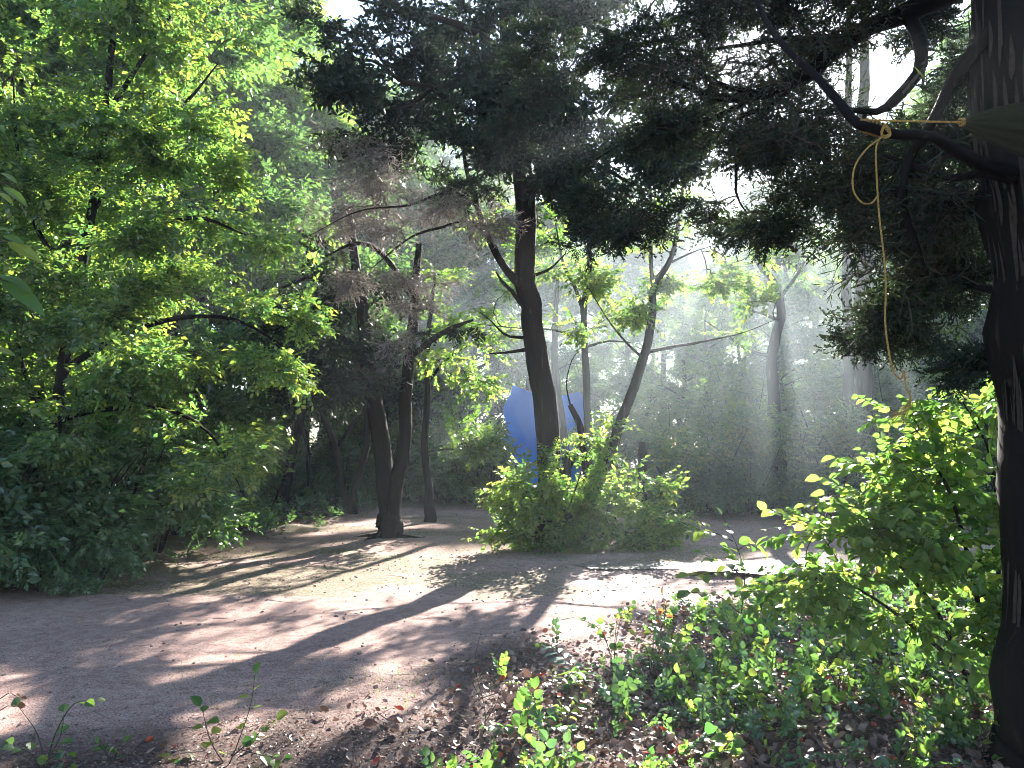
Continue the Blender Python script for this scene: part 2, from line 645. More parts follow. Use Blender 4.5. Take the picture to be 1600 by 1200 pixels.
# ------------------------------------------------------------------ ground
def ground():
    n = 620
    s = np.linspace(-1, 1, n)
    a = 6.2
    gx = np.sinh(s * a) / np.sinh(a) * 260
    s2 = np.linspace(-0.72, 1, n)
    gy = np.sinh(s2 * a) / np.sinh(a) * 260 + 6.0
    X, Y = np.meshgrid(gx, gy)
    Z = height(X, Y)
    rough = 0.004 + 0.006 * z_litter(X, Y)
    Z = Z + rough * RNG.normal(0, 0.6, X.shape) * (np.abs(X) < 12) * (Y < 22)
    V = np.stack([X, Y, Z], -1).reshape(-1, 3)
    i = np.arange(n * n).reshape(n, n)
    q = np.stack([i[:-1, :-1], i[:-1, 1:], i[1:, 1:], i[1:, :-1]], -1).reshape(-1, 4)
    m, nt, out = new_mat("dirt")
    tc = N(nt, "ShaderNodeTexCoord")
    l = N(nt, "ShaderNodeAttribute", attribute_name="litter")
    w = N(nt, "ShaderNodeAttribute", attribute_name="wood")
    g = N(nt, "ShaderNodeAttribute", attribute_name="moss")

    def noise(sc, det=4, r=0.6):
        x = N(nt, "ShaderNodeTexNoise")
        x.inputs["Scale"].default_value = sc
        x.inputs["Detail"].default_value = det
        x.inputs["Roughness"].default_value = r
        nt.links.new(tc.outputs["Object"], x.inputs[0])
        return x.outputs[0]

    def mix(f, a, b, bt='MIX'):
        x = N(nt, "ShaderNodeMix", data_type='RGBA', blend_type=bt)
        if isinstance(f, float):
            x.inputs[0].default_value = f
        else:
            nt.links.new(f, x.inputs[0])
        nt.links.new(a, x.inputs[6])
        nt.links.new(b, x.inputs[7])
        return x.outputs[2]
    n_small, n_mid, n_big = noise(105, 3, 0.7), noise(9, 5), noise(0.7, 4)
    dirt = ramp(nt, [(0.25, (0.25, 0.17, 0.15)), (0.5, (0.38, 0.27, 0.242)), (0.8, (0.47, 0.355, 0.32))], n_mid)
    spk = ramp(nt, [(0.38, (0.16, 0.14, 0.15)), (0.47, (0.85, 0.85, 0.85)), (0.62, (1.5, 1.45, 1.4))], n_small)
    dirt = mix(0.9, dirt, spk, 'MULTIPLY')
    bigc = ramp(nt, [(0.35, (0.82, 0.78, 0.78)), (0.65, (1.05, 1.03, 1.0))], n_big)
    dirt = mix(1.0, dirt, bigc, 'MULTIPLY')
    n_chip = noise(48, 6, 0.8)
    lit = ramp(nt, [(0.35, (0.03, 0.018, 0.015)), (0.52, (0.12, 0.08, 0.07)), (0.68, (0.27, 0.20, 0.18))], n_chip)
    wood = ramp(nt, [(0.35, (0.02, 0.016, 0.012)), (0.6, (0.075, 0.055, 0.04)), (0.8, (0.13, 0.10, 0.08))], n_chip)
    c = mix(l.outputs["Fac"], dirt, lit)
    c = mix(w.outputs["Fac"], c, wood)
    mossc = ramp(nt, [(0.3, (0.07, 0.08, 0.03)), (0.7, (0.17, 0.17, 0.08))], n_chip)
    mm = N(nt, "ShaderNodeMath", operation='MULTIPLY')
    nt.links.new(g.outputs["Fac"], mm.inputs[0])
    nt.links.new(ramp(nt, [(0.42, (0, 0, 0)), (0.58, (1, 1, 1))], noise(30, 4)), mm.inputs[1])
    c = mix(mm.outputs[0], c, mossc)
    p = N(nt, "ShaderNodeBsdfPrincipled")
    p.inputs["Roughness"].default_value = 0.85
    p.inputs["Specular IOR Level"].default_value = 0.12
    nt.links.new(c, p.inputs["Base Color"])
    b = N(nt, "ShaderNodeBump")
    b.inputs["Strength"].default_value = 0.6
    b.inputs["Distance"].default_value = 0.012
    nt.links.new(n_small, b.inputs["Height"])
    b2 = N(nt, "ShaderNodeBump")
    b2.inputs["Strength"].default_value = 0.7
    b2.inputs["Distance"].default_value = 0.03
    nt.links.new(n_chip, b2.inputs["Height"])
    nt.links.new(b.outputs[0], b2.inputs["Normal"])
    nt.links.new(b2.outputs[0], p.inputs["Normal"])
    nt.links.new(p.outputs[0], out.inputs[0])
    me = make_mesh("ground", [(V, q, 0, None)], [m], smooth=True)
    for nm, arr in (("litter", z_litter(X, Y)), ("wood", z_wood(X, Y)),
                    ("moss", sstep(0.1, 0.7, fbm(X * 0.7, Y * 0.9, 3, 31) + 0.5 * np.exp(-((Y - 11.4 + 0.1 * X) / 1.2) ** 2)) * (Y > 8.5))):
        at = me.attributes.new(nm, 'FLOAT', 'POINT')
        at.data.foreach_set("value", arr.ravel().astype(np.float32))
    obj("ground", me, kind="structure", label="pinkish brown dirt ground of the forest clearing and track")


ground()

# shallow puddles on the track
def puddle(cx, cy, rx, ry, z, label):
    m, nt, out = new_mat("puddle_water")
    tc = N(nt, "ShaderNodeTexCoord")
    n1 = N(nt, "ShaderNodeTexNoise")
    n1.inputs["Scale"].default_value = 14
    n1.inputs["Detail"].default_value = 3
    nt.links.new(tc.outputs["Object"], n1.inputs[0])
    p = N(nt, "ShaderNodeBsdfPrincipled")
    p.inputs["Base Color"].default_value = (0.13, 0.11, 0.10, 1)
    nt.links.new(ramp(nt, [(0.35, (0.3, 0.3, 0.3)), (0.7, (0.65, 0.65, 0.65))], n1.outputs[0]), p.inputs["Roughness"])
    p.inputs["Specular IOR Level"].default_value = 0.35
    b = N(nt, "ShaderNodeBump")
    b.inputs["Strength"].default_value = 0.12
    b.inputs["Distance"].default_value = 0.01
    nt.links.new(n1.outputs[0], b.inputs["Height"])
    nt.links.new(b.outputs[0], p.inputs["Normal"])
    nt.links.new(p.outputs[0], out.inputs[0])
    k = 64
    a = np.arange(k) * 2 * math.pi / k
    rr = 1 + 0.12 * np.sin(3 * a + cx) + 0.08 * np.sin(7 * a + cy)
    V = np.stack([np.cos(a) * rx * rr, np.sin(a) * ry * rr, np.zeros(k)], -1)
    V = np.vstack([V, [[0, 0, 0]]])
    f = np.stack([np.arange(k), (np.arange(k) + 1) % k, np.full(k, k)], -1)
    obj("puddle", make_mesh("puddle", [(V, f, 0, None)], [m]), loc=(cx, cy, z), kind="structure", label=label)


for i, (cx, cy, rx, ry) in enumerate(PUDDLES):
    zc = gz(cx, cy)
    puddle(cx, cy, rx * 1.15, ry * 1.15, zc + 0.012, ["thin wet patch on the track in front of the central bush",
                                       "wider wet patch on the track beside the right hand bush"][i])


# ------------------------------------------------------------------ trees
def root(name, x, y, label, cat, group=None):
    z = gz(x, y)
    o = bpy.data.objects.new(name, None)
    o.empty_display_size = 0.3
    COL.objects.link(o)
    o.location = (x, y, z)
    o["label"] = label
    o["category"] = cat
    if group:
        o["group"] = group
    return o


def local(paths, o):
    L = np.array(o.location)
    return [(np.asarray(p, float) - L, r) for p, r in paths]


def tree(name, label, cat, trunk, limbs, crowns, bark='bark', group=None, seed=1, sides=14, rough=0.06, flare=1.5, roots=0, limbname='limb'):
    """trunk: list of (px,py,d,radius); limbs: list of such lists; crowns: list of dict(blobs, kind, mat, twig, size, per ...)"""
    rng = np.random.default_rng(seed)
    tp = np.array([P(a, b, c) for a, b, c, r in trunk])
    tr = np.array([r for *_, r in trunk], float)
    x, y = tp[0][0], tp[0][1]
    o = root(name, x, y, label, cat, group)
    z0 = o.location[2]
    tp[0][2] = z0 - 0.12
    # flared foot
    foot = tp[0] + norm((tp[1] - tp[0])[None])[0] * 0.4
    tp = np.vstack([tp[:1], foot[None], tp[1:]])
    tr = np.concatenate([[tr[0] * flare], [tr[0] * 1.12], tr[1:]])
    wood = [(tp, tr)]
    for k in range(roots):
        a = 2 * math.pi * (k + rng.uniform(0, 0.7)) / roots
        L = rng.uniform(0.6, 1.1)
        q = [tp[0] + [0, 0, 0.30]]
        for s in (0.25, 0.5, 0.75, 1.0):
            xx, yy = x + math.cos(a + 0.5 * s) * L * s, y + math.sin(a + 0.5 * s) * L * s
            q.append([xx, yy, gz(xx, yy) + 0.05 * (1 - s) - 0.012])
        wood.append((np.array(q), [tr[0] * 0.30, tr[0] * 0.28, tr[0] * 0.2, tr[0] * 0.13, 0.01]))
    wl = local(wood, o)
    obj("trunk", stem_mesh(name + "_trunk", wl, [M[bark]], sides, rough, 0.12, rng), o)
    lims = []
    for lb in limbs:
        lp = np.array([P(a, b, c) for a, b, c, r in lb])
        lr = [r for *_, r in lb]
        lims.append((lp, lr))
    ll = local(lims, o)
    for l in ll:
        obj(limbname, stem_mesh(name + "_limb", [l], [M[bark]], 8, 0.08, 0.10, rng), o)
    allw = local(wood[:1], o)
    nd = nodes_of(allw, skip=0.3) if not ll else np.concatenate([nodes_of(allw, skip=0.45), nodes_of(ll, skip=0.15)])
    Lo = np.array(o.location)
    for c in crowns:
        c = dict(c)
        bl = [(np.asarray(b[0]) - Lo, b[1], b[2]) for b in c.pop('blobs')]
        mats = [M[c.pop('mat')], M[c.pop('twig', 'twig')]]
        nm = c.pop('name', 'crown')
        use = nd if not c.pop('limbs_only', False) else nodes_of(ll, skip=0.1)
        ch = crown_chunks(use, bl, c.pop('kind'), c.pop('size'), c.pop('per'), rng, **c)
        obj(nm, make_mesh(name + "_" + nm, ch, mats), o)
    return o


# --- big tree in the middle of the clearing, leaning slightly left
tree("cedar_tree", "big dark central cedar leaning left, its foot in the sunlit bush", "tree",
     [(868, 850, 12.8, 0.23), (860, 745, 12.8, 0.19), (845, 610, 12.7, 0.19), (834, 520, 12.7, 0.17), (826, 440, 12.6, 0.165),
      (822, 330, 12.6, 0.165), (812, 230, 12.5, 0.17), (800, 80, 12.3, 0.15), (790, -120, 12.1, 0.10), (785, -300, 12.0, 0.05)],
     [[(818, 452, 12.6, 0.085), (792, 425, 12.5, 0.07), (766, 375, 12.4, 0.062), (745, 320, 12.3, 0.05), (728, 260, 12.1, 0.035), (720, 190, 12.0, 0.02)],
      [(762, 368, 12.4, 0.03), (735, 345, 12.2, 0.026), (690, 355, 11.9, 0.022), (640, 372, 11.6, 0.018), (580, 420, 11.4, 0.008)],
      [(745, 320, 12.3, 0.03), (700, 300, 12.0, 0.025), (640, 320, 11.7, 0.018), (560, 330, 11.4, 0.012), (480, 370, 11.1, 0.005)],
      [(812, 230, 12.5, 0.07), (770, 182, 12.1, 0.055), (722, 172, 11.7, 0.045), (675, 140, 11.4, 0.04), (630, 128, 11.1, 0.032), (585, 96, 10.8, 0.024), (545, 92, 10.6, 0.016), (500, 66, 10.4, 0.007)],
      [(675, 140, 11.4, 0.028), (640, 165, 11.1, 0.02), (600, 170, 10.9, 0.014), (560, 200, 10.7, 0.007)],
      [(600, 100, 10.8, 0.02), (570, 60, 10.6, 0.014), (530, 45, 10.5, 0.008)],
      [(800, 90, 12.3, 0.08), (720, 40, 11.8, 0.06), (630, 15, 11.5, 0.04), (560, 0, 11.0, 0.02)],
      [(815, 200, 12.5, 0.08), (880, 130, 12.0, 0.06), (960, 80, 11.5, 0.05), (1060, 60, 11.0, 0.03)],
      [(822, 310, 12.6, 0.06), (870, 270, 12.2, 0.05), (930, 260, 11.8, 0.04), (990, 290, 11.5, 0.02)],
      [(818, 480, 12.6, 0.05), (800, 455, 12.6, 0.035), (785, 440, 12.5, 0.03), (775, 425, 12.5, 0.015)],
      [(822, 547, 12.7, 0.03), (795, 550, 12.6, 0.02), (765, 553, 12.5, 0.01)],
      [(820, 528, 12.7, 0.03), (790, 524, 12.6, 0.02), (765, 500, 12.5, 0.012), (745, 485, 12.4, 0.006)],
      [(838, 430, 12.6, 0.03), (860, 420, 12.5, 0.02), (885, 395, 12.4, 0.01)]],
     [dict(blobs=[B(610, 70, 11, 120, 70, 1.3, 170), B(740, 90, 12, 130, 120, 1.8, 640), B(880, 110, 12, 140, 130, 2.0, 800),
                  B(700, 240, 11.8, 110, 60, 1.3, 420), B(860, 270, 12, 90, 60, 1.2, 420), B(960, 320, 11.4, 80, 70, 0.8, 300),
                  B(540, 120, 10.6, 80, 50, 0.8, 170), B(580, 40, 10.6, 70, 40, 0.8, 80), B(800, -80, 12, 260, 120, 2.2, 300), B(1000, 180, 11, 110, 90, 1.2, 500),
                  B(590, 190, 11.4, 90, 60, 0.8, 160)],
           kind='tuft', mat='cedar', size=0.36, per=4, dens=0.21, droop=0.25, up_tilt=0.5),
      dict(name='dead_twigs', blobs=[B(640, 340, 11.8, 130, 60, 0.9, 420), B(560, 300, 11.4, 110, 70, 0.9, 260), B(740, 330, 12.2, 60, 50, 0.7, 160)],
           kind='bare', mat='dry', twig='gtwig', size=0.30, per=2, dens=0.30, droop=0.2, tip_r=0.003)],
     bark='bark', seed=3, sides=22, rough=0.07)

# --- the double-trunked cedar in the clearing
tree("cedar_tree", "double-trunked dark cedar standing on bare dirt left of the big central tree", "tree",
     [(607, 838, 13.9, 0.19), (606, 800, 13.9, 0.175), (599, 720, 13.9, 0.15), (587, 640, 13.9, 0.15), (576, 560, 13.9, 0.13), (560, 450, 13.9, 0.10), (545, 330, 13.9, 0.05)],
     [[(608, 836, 13.88, 0.12), (612, 800, 13.86, 0.13), (619, 765, 13.85, 0.125), (628, 710, 13.8, 0.12), (635, 620, 13.7, 0.11), (645, 500, 13.5, 0.09), (655, 380, 13.3, 0.05)],
      [(578, 560, 13.9, 0.08), (520, 520, 13.5, 0.06), (470, 500, 13.0, 0.04), (430, 520, 12.7, 0.015)],
      [(640, 560, 13.6, 0.06), (690, 520, 13.4, 0.05), (740, 500, 13.2, 0.02)],
      [(560, 450, 13.9, 0.06), (500, 430, 13.4, 0.05), (440, 450, 13.0, 0.02)],
      [(648, 470, 13.5, 0.06), (600, 400, 12.8, 0.045), (560, 380, 12.2, 0.03), (510, 400, 11.8, 0.01)]],
     [dict(blobs=[B(540, 570, 13.6, 110, 50, 1.4, 900), B(490, 510, 13.2, 90, 60, 1.3, 450), B(630, 570, 13.6, 70, 45, 0.7, 200),
                  B(560, 470, 13.9, 110, 70, 1.4, 420), B(500, 420, 13.5, 90, 60, 1.3, 160), B(660, 500, 13.7, 70, 50, 0.7, 70)],
           kind='tuft', mat='cedar', size=0.38, per=4, dens=0.09, droop=0.2, up_tilt=0.5),
      dict(name='dead_twigs', blobs=[B(570, 460, 12.6, 110, 60, 0.6, 260), B(660, 450, 12.8, 70, 60, 0.7, 80), B(640, 520, 12.8, 60, 40, 0.5, 60)],
           kind='bare', mat='dry', twig='gtwig', size=0.30, per=2, dens=0.30, droop=0.2, tip_r=0.003)],
     bark='bark', seed=4, sides=16, flare=1.05, roots=4)

# --- thin trees round the clearing
tree("thin_tree", "slim bent-stemmed tree just right of the double-trunked cedar", "tree",
     [(674, 812, 17.0, 0.11), (668, 750, 17.0, 0.085), (665, 690, 17.0, 0.08), (668, 620, 17.0, 0.075), (668, 540, 16.8, 0.06), (680, 430, 16.5, 0.03)],
     [[(668, 600, 17.0, 0.04), (700, 560, 16.8, 0.03), (740, 535, 16.5, 0.015)]],
     [dict(blobs=[B(700, 580, 16.6, 75, 42, 0.6, 44), B(750, 540, 16.4, 45, 35, 0.4, 18)], kind='leaf', mat='bright', size=0.42, per=2),
      dict(name='upper_crown', blobs=[B(670, 480, 17, 70, 60, 1.3, 40), B(740, 640, 17.5, 60, 60, 1.0, 70)], kind='leaf', mat='green', size=0.4, per=2)],
     bark='bark', seed=5, sides=10)
tree("thin_tree", "curved thin tree, right one of the crossing pair left of the double-trunked cedar", "tree",
     [(548, 806, 18.2, 0.10), (552, 765, 18.2, 0.08), (568, 715, 18.2, 0.08), (573, 660, 18.2, 0.075), (566, 580, 18.0, 0.06), (555, 480, 18.0, 0.03)],
     [], [dict(blobs=[B(560, 480, 18, 90, 70, 1.5, 260)], kind='leaf', mat='deep', size=0.5, per=3)], bark='bark', seed=6, sides=10)
tree("thin_tree", "curved thin tree, left one of the crossing pair left of the double-trunked cedar", "tree",
     [(543, 802, 18.8, 0.10), (535, 760, 18.8, 0.085), (527, 710, 18.7, 0.08), (508, 650, 18.6, 0.075), (490, 590, 18.5, 0.06), (470, 500, 18.3, 0.03)],
     [[(527, 700, 18.7, 0.04), (560, 650, 18.4, 0.03), (600, 610, 18.0, 0.01)]],
     [dict(blobs=[B(470, 500, 18.3, 90, 80, 1.5, 260)], kind='leaf', mat='deep', size=0.5, per=3)], bark='bark', seed=7, sides=10)
tree("thin_tree", "dark leaning tree at the back of the clearing, nearest the left thicket", "tree",
     [(440, 770, 20.5, 0.14), (452, 725, 20.5, 0.12), (466, 670, 20.4, 0.11), (476, 620, 20.3, 0.10), (490, 520, 20.0, 0.06), (500, 400, 20.0, 0.03)],
     [[(470, 655, 20.3, 0.06), (480, 700, 20.1, 0.055), (482, 760, 20.0, 0.05)]],
     [dict(blobs=[B(480, 480, 20, 110, 110, 1.8, 380)], kind='leaf', mat='deep', size=0.55, per=3)], bark='dbark', seed=8, sides=10)

# --- light deciduous trees behind the big central tree
tree("young_tree", "slender tree forking into a Y just right of the big central trunk, yellow-green leaves", "tree",
     [(922, 815, 16, 0.12), (920, 700, 16, 0.095), (917, 620, 16, 0.085), (914, 545, 15.9, 0.08), (912, 482, 15.8, 0.075), (921, 425, 15.7, 0.055), (918, 330, 15.6, 0.045), (915, 180, 15.5, 0.02)],
     [[(912, 485, 15.8, 0.05), (897, 445, 15.7, 0.04), (880, 412, 15.6, 0.03), (868, 350, 15.5, 0.015)],
      [(915, 545, 15.9, 0.035), (895, 527, 15.8, 0.03), (862, 515, 15.6, 0.02), (800, 512, 15.4, 0.012), (735, 505, 15.2, 0.006)],
      [(915, 543, 15.9, 0.035), (950, 533, 15.8, 0.02), (985, 535, 15.7, 0.01)]],
     [dict(blobs=[B(770, 470, 15.2, 60, 60, 0.8, 80), B(735, 530, 15.0, 50, 30, 0.6, 40), B(910, 420, 15.5, 70, 80, 1.0, 170),
                  B(880, 520, 15.8, 30, 25, 0.5, 40), B(940, 520, 15.5, 40, 30, 0.6, 40), B(830, 380, 15.5, 80, 70, 0.9, 60), B(960, 350, 15.5, 80, 80, 1, 120)],
           kind='leaf', mat='bright', size=0.38, per=3, dens=0.24)], bark='gbark', seed=9, sides=10)
tree("young_tree", "slender tree leaning right behind the sunlit bush, forking high up, yellow-green leaves", "tree",
     [(938, 825, 15.4, 0.14), (948, 740, 15.4, 0.115), (966, 670, 15.3, 0.105), (992, 600, 15.2, 0.10), (1009, 548, 15.1, 0.09), (1018, 490, 15.0, 0.08), (1021, 450, 15.0, 0.075), (1044, 412, 14.9, 0.055), (1056, 370, 14.8, 0.045), (1075, 230, 14.6, 0.02)],
     [[(1020, 452, 15.0, 0.05), (1017, 400, 14.9, 0.04), (1016, 300, 14.8, 0.03), (1010, 150, 14.6, 0.012)],
      [(1007, 552, 15.1, 0.045), (1045, 543, 15.1, 0.035), (1095, 535, 15.1, 0.025), (1160, 520, 15.0, 0.012), (1210, 500, 15.0, 0.006)],
      [(1000, 555, 15.1, 0.03), (978, 535, 15.0, 0.022), (950, 500, 14.8, 0.015), (920, 450, 14.6, 0.007)],
      [(1050, 410, 14.8, 0.025), (1080, 395, 14.7, 0.018), (1110, 385, 14.6, 0.008)]],
     [dict(blobs=[B(1040, 460, 15, 80, 60, 1.0, 150), B(980, 470, 14.8, 50, 50, 0.7, 90), B(1120, 430, 15, 80, 70, 1.0, 150),
                  B(1060, 350, 14.7, 110, 70, 1.0, 90), B(1200, 410, 15, 70, 50, 0.8, 60)],
           kind='leaf', mat='bright', size=0.34, per=3, dens=0.32)], bark='gbark', seed=10, sides=10)
tree("pale_tree", "pale hazy thin trunk standing in front of the blue tarp", "tree",
     [(890, 790, 20, 0.13), (884, 720, 20, 0.11), (877, 650, 20, 0.10), (870, 590, 20, 0.095), (866, 530, 20, 0.08), (872, 430, 20, 0.04)],
     [[(887, 735, 20, 0.07), (905, 700, 20, 0.06), (925, 670, 20, 0.03)]],
     [dict(blobs=[B(870, 430, 20, 90, 90, 1.5, 50)], kind='leaf', mat='green', size=0.5, per=3)], bark='bark', seed=11, sides=10)
tree("broken_snag", "short dark broken snag leaning left behind the sunlit bush", "dead tree",
     [(925, 800, 14.3, 0.09), (915, 720, 14.3, 0.075), (905, 665, 14.3, 0.065), (892, 632, 14.3, 0.05)],
     [[(893, 640, 14.3, 0.02), (885, 600, 14.3, 0.012), (895, 560, 14.2, 0.008), (912, 545, 14.2, 0.004)]], [], bark='dbark', seed=12, sides=9)
tree("tree_stump", "short dark upright stump at the right end of the sunlit bush", "stump",
     [(1003, 815, 15.0, 0.11), (1003, 775, 15.0, 0.10), (1003, 720, 15.0, 0.095), (1002, 690, 15.0, 0.085)], [], [], bark='dbark', seed=13, sides=10)
tree("crooked_tree", "crooked hazy tree with bare left branches in the back right thicket", "tree",
     [(1214, 800, 19, 0.16), (1212, 640, 19, 0.14), (1207, 590, 19, 0.13), (1211, 530, 19, 0.12), (1222, 483, 18.9, 0.10), (1208, 440, 18.8, 0.08), (1180, 400, 18.6, 0.06), (1170, 330, 18.5, 0.02)],
     [[(1208, 558, 19, 0.05), (1170, 548, 18.8, 0.04), (1130, 520, 18.6, 0.03), (1100, 500, 18.5, 0.012)],
      [(1216, 500, 18.9, 0.05), (1190, 490, 18.8, 0.035), (1150, 480, 18.7, 0.015)],
      [(1214, 470, 18.9, 0.05), (1245, 430, 18.7, 0.04), (1270, 380, 18.6, 0.015)]],
     [dict(blobs=[B(1180, 410, 18.5, 110, 60, 1.2, 150), B(1270, 430, 18.8, 80, 60, 1.2, 130), B(1140, 520, 18.6, 60, 40, 0.8, 60)],
           kind='leaf', mat='green', size=0.36, per=3, dens=0.16)], bark='bark', seed=14, sides=10)
for (px, r, lab, sd) in ((1325, 0.14, "straight thick hazy trunk in the back right wood, left of the pair", 15),
                         (1350, 0.21, "straight thick hazy trunk in the back right wood, right and thicker of the pair", 16)):
    tree("tall_tree", lab, "tree",
         [(px + 2, 800, 17.6, r * 0.92), (px, 700, 17.6, r * 0.88), (px, 560, 17.6, r * 0.86), (px - 2, 400, 17.6, r * 0.75), (px, 150, 17.6, r * 0.55), (px + 3, -120, 17.6, r * 0.3), (px + 5, -330, 17.6, 0.02)],
         [], [dict(blobs=[B(px, 350, 17.6, 110, 90, 1.4, 200)], kind='tuft', mat='cedar', size=0.45, per=3, dens=0.15)], bark='bark', seed=sd, sides=12)

# --- near cedar on the right edge, its limbs hang over the picture
tree("cedar_tree", "huge near-black cedar trunk at the right edge of the picture with crooked limbs overhead", "tree",
     [(1668, 1165, 3.9, 0.33), (1668, 1000, 3.9, 0.28), (1670, 800, 3.9, 0.27), (1666, 620, 3.9, 0.27), (1655, 480, 3.9, 0.275), (1640, 330, 3.9, 0.29), (1628, 200, 3.9, 0.33), (1622, 0, 3.9, 0.34), (1620, -300, 3.9, 0.32), (1620, -800, 3.9, 0.2)],
     [[(1625, -90, 3.95, 0.14), (1590, -60, 4.15, 0.09), (1500, -20, 4.6, 0.075), (1411, 22, 4.9, 0.06), (1364, 38, 5.0, 0.055), (1310, 72, 5.1, 0.055), (1276, 106, 5.1, 0.055), (1249, 122, 5.2, 0.05), (1188, 146, 5.4, 0.04), (1120, 150, 5.6, 0.03), (1040, 120, 5.8, 0.015)],
      [(1415, 24, 4.9, 0.045), (1434, 55, 4.8, 0.045), (1440, 85, 4.7, 0.042), (1433, 120, 4.7, 0.038), (1401, 156, 4.6, 0.034), (1370, 175, 4.6, 0.022), (1320, 170, 4.7, 0.015), (1240, 175, 4.8, 0.008)],
      [(1650, 285, 3.95, 0.06), (1580, 268, 3.78, 0.045), (1532, 252, 3.7, 0.036), (1492, 232, 3.6, 0.03), (1458, 213, 3.5, 0.027), (1397, 209, 3.4, 0.026), (1364, 200, 3.4, 0.026), (1337, 192, 3.45, 0.024), (1310, 160, 3.6, 0.024), (1276, 122, 3.8, 0.022), (1235, 84, 4.0, 0.02), (1205, 44, 4.2, 0.018), (1185, 5, 4.4, 0.015), (1170, -60, 4.6, 0.008)],
      [(1620, -20, 3.95, 0.06), (1545, 50, 3.85, 0.04), (1509, 98, 3.9, 0.032), (1485, 135, 4.0, 0.028), (1468, 170, 4.0, 0.026), (1448, 205, 4.0, 0.024), (1420, 250, 4.1, 0.022), (1411, 290, 4.1, 0.02), (1414, 334, 4.2, 0.018), (1431, 378, 4.2, 0.012), (1450, 430, 4.3, 0.006)],
      [(1660, 380, 3.95, 0.05), (1590, 362, 3.9, 0.03), (1546, 348, 4.0, 0.02), (1499, 324, 4.2, 0.018), (1440, 303, 4.3, 0.016), (1370, 300, 4.6, 0.010), (1290, 330, 5.0, 0.005)],
      [(1650, 300, 3.95, 0.05), (1580, 278, 3.78, 0.03), (1532, 270, 3.8, 0.022), (1489, 278, 3.9, 0.018), (1431, 260, 4.1, 0.015), (1380, 240, 4.2, 0.008)],
      [(1670, 500, 3.95, 0.05), (1590, 470, 4.0, 0.03), (1540, 450, 4.3, 0.022), (1480, 440, 4.7, 0.018), (1400, 430, 5.2, 0.012), (1330, 450, 5.6, 0.006)],
      [(1249, 122, 5.2, 0.025), (1200, 170, 5.3, 0.018), (1160, 180, 5.3, 0.015), (1153, 240, 5.3, 0.013), (1150, 300, 5.3, 0.010), (1165, 330, 5.3, 0.005)],
      [(1500, -20, 4.6, 0.05), (1350, -60, 5.2, 0.045), (1200, -40, 5.8, 0.04), (1080, 20, 6.4, 0.03), (980, 60, 6.9, 0.02), (900, 90, 7.3, 0.01)],
      [(1620, -500, 3.9, 0.10), (1300, -900, 3.0, 0.08), (900, -1500, 2.4, 0.05), (700, -2600, 1.8, 0.03)],
      [(1310, 72, 5.1, 0.025), (1240, 60, 5.4, 0.02), (1160, 70, 5.7, 0.015), (1080, 80, 6.0, 0.008)],
      [(1188, 146, 5.4, 0.02), (1120, 130, 5.6, 0.018), (1060, 85, 5.8, 0.014), (1030, 20, 6.0, 0.008)],
      [(1188, 146, 5.4, 0.02), (1110, 185, 5.6, 0.016), (1020, 200, 6.0, 0.012), (930, 250, 6.5, 0.006)],
      [(1670, 550, 3.95, 0.05), (1600, 552, 4.0, 0.03), (1550, 560, 4.4, 0.018), (1500, 550, 4.8, 0.014), (1430, 520, 5.2, 0.008)]],
     [dict(blobs=[B(1050, 60, 6.0, 160, 80, 1.0, 620), B(1220, 40, 5.2, 150, 60, 0.9, 420), B(1380, 20, 5.0, 120, 50, 0.8, 300),
                  B(1110, 220, 5.8, 130, 70, 0.8, 420), B(960, 330, 6.2, 110, 55, 0.6, 240), B(1240, 290, 5.2, 130, 80, 0.7, 330),
                  B(1100, 340, 5.8, 110, 35, 0.6, 170), B(1330, 220, 4.9, 110, 70, 0.6, 200), B(1440, 140, 4.7, 80, 80, 0.6, 130),
                  B(1430, 490, 5.0, 120, 55, 0.7, 420), B(1490, 400, 4.6, 70, 90, 0.5, 260), B(1360, 380, 5.2, 70, 60, 0.5, 140),
                  B(1510, 540, 4.6, 60, 50, 0.4, 160), B(900, 150, 7.2, 130, 110, 0.9, 420), B(1200, -120, 5.5, 400, 90, 1.5, 300),
                  (np.array([0.8, 0.3, 5.6]), (3.6, 3.0, 1.0), 1500), (np.array([-2.5, 2.0, 6.0]), (2.0, 2.5, 0.9), 700), (np.array([2.2, -2.5, 4.0]), (3.0, 1.5, 2.0), 900)],  # unseen foliage overhead and behind the camera, added to darken the sky fill
           kind='cedar', mat='cedar', size=0.18, per=4, dens=0.20, droop=0.15, up_tilt=0.6, tip_r=0.0018, max_r=0.011, wig=0.10),
      dict(name='dead_twigs', blobs=[B(1300, 250, 5.1, 170, 110, 0.7, 260), B(1100, 200, 5.8, 170, 110, 0.7, 160), B(1430, 350, 4.6, 110, 100, 0.5, 220), B(1180, 130, 5.6, 150, 110, 0.8, 180), B(1480, 200, 4.4, 70, 120, 0.4, 120)],
           kind='bare', mat='cedar', twig='twig', size=0.24, per=1, dens=1.2, tip_r=0.0034, max_r=0.011, wig=0.2)],
     bark='dbark', seed=21, sides=40, rough=0.03, flare=1.2)

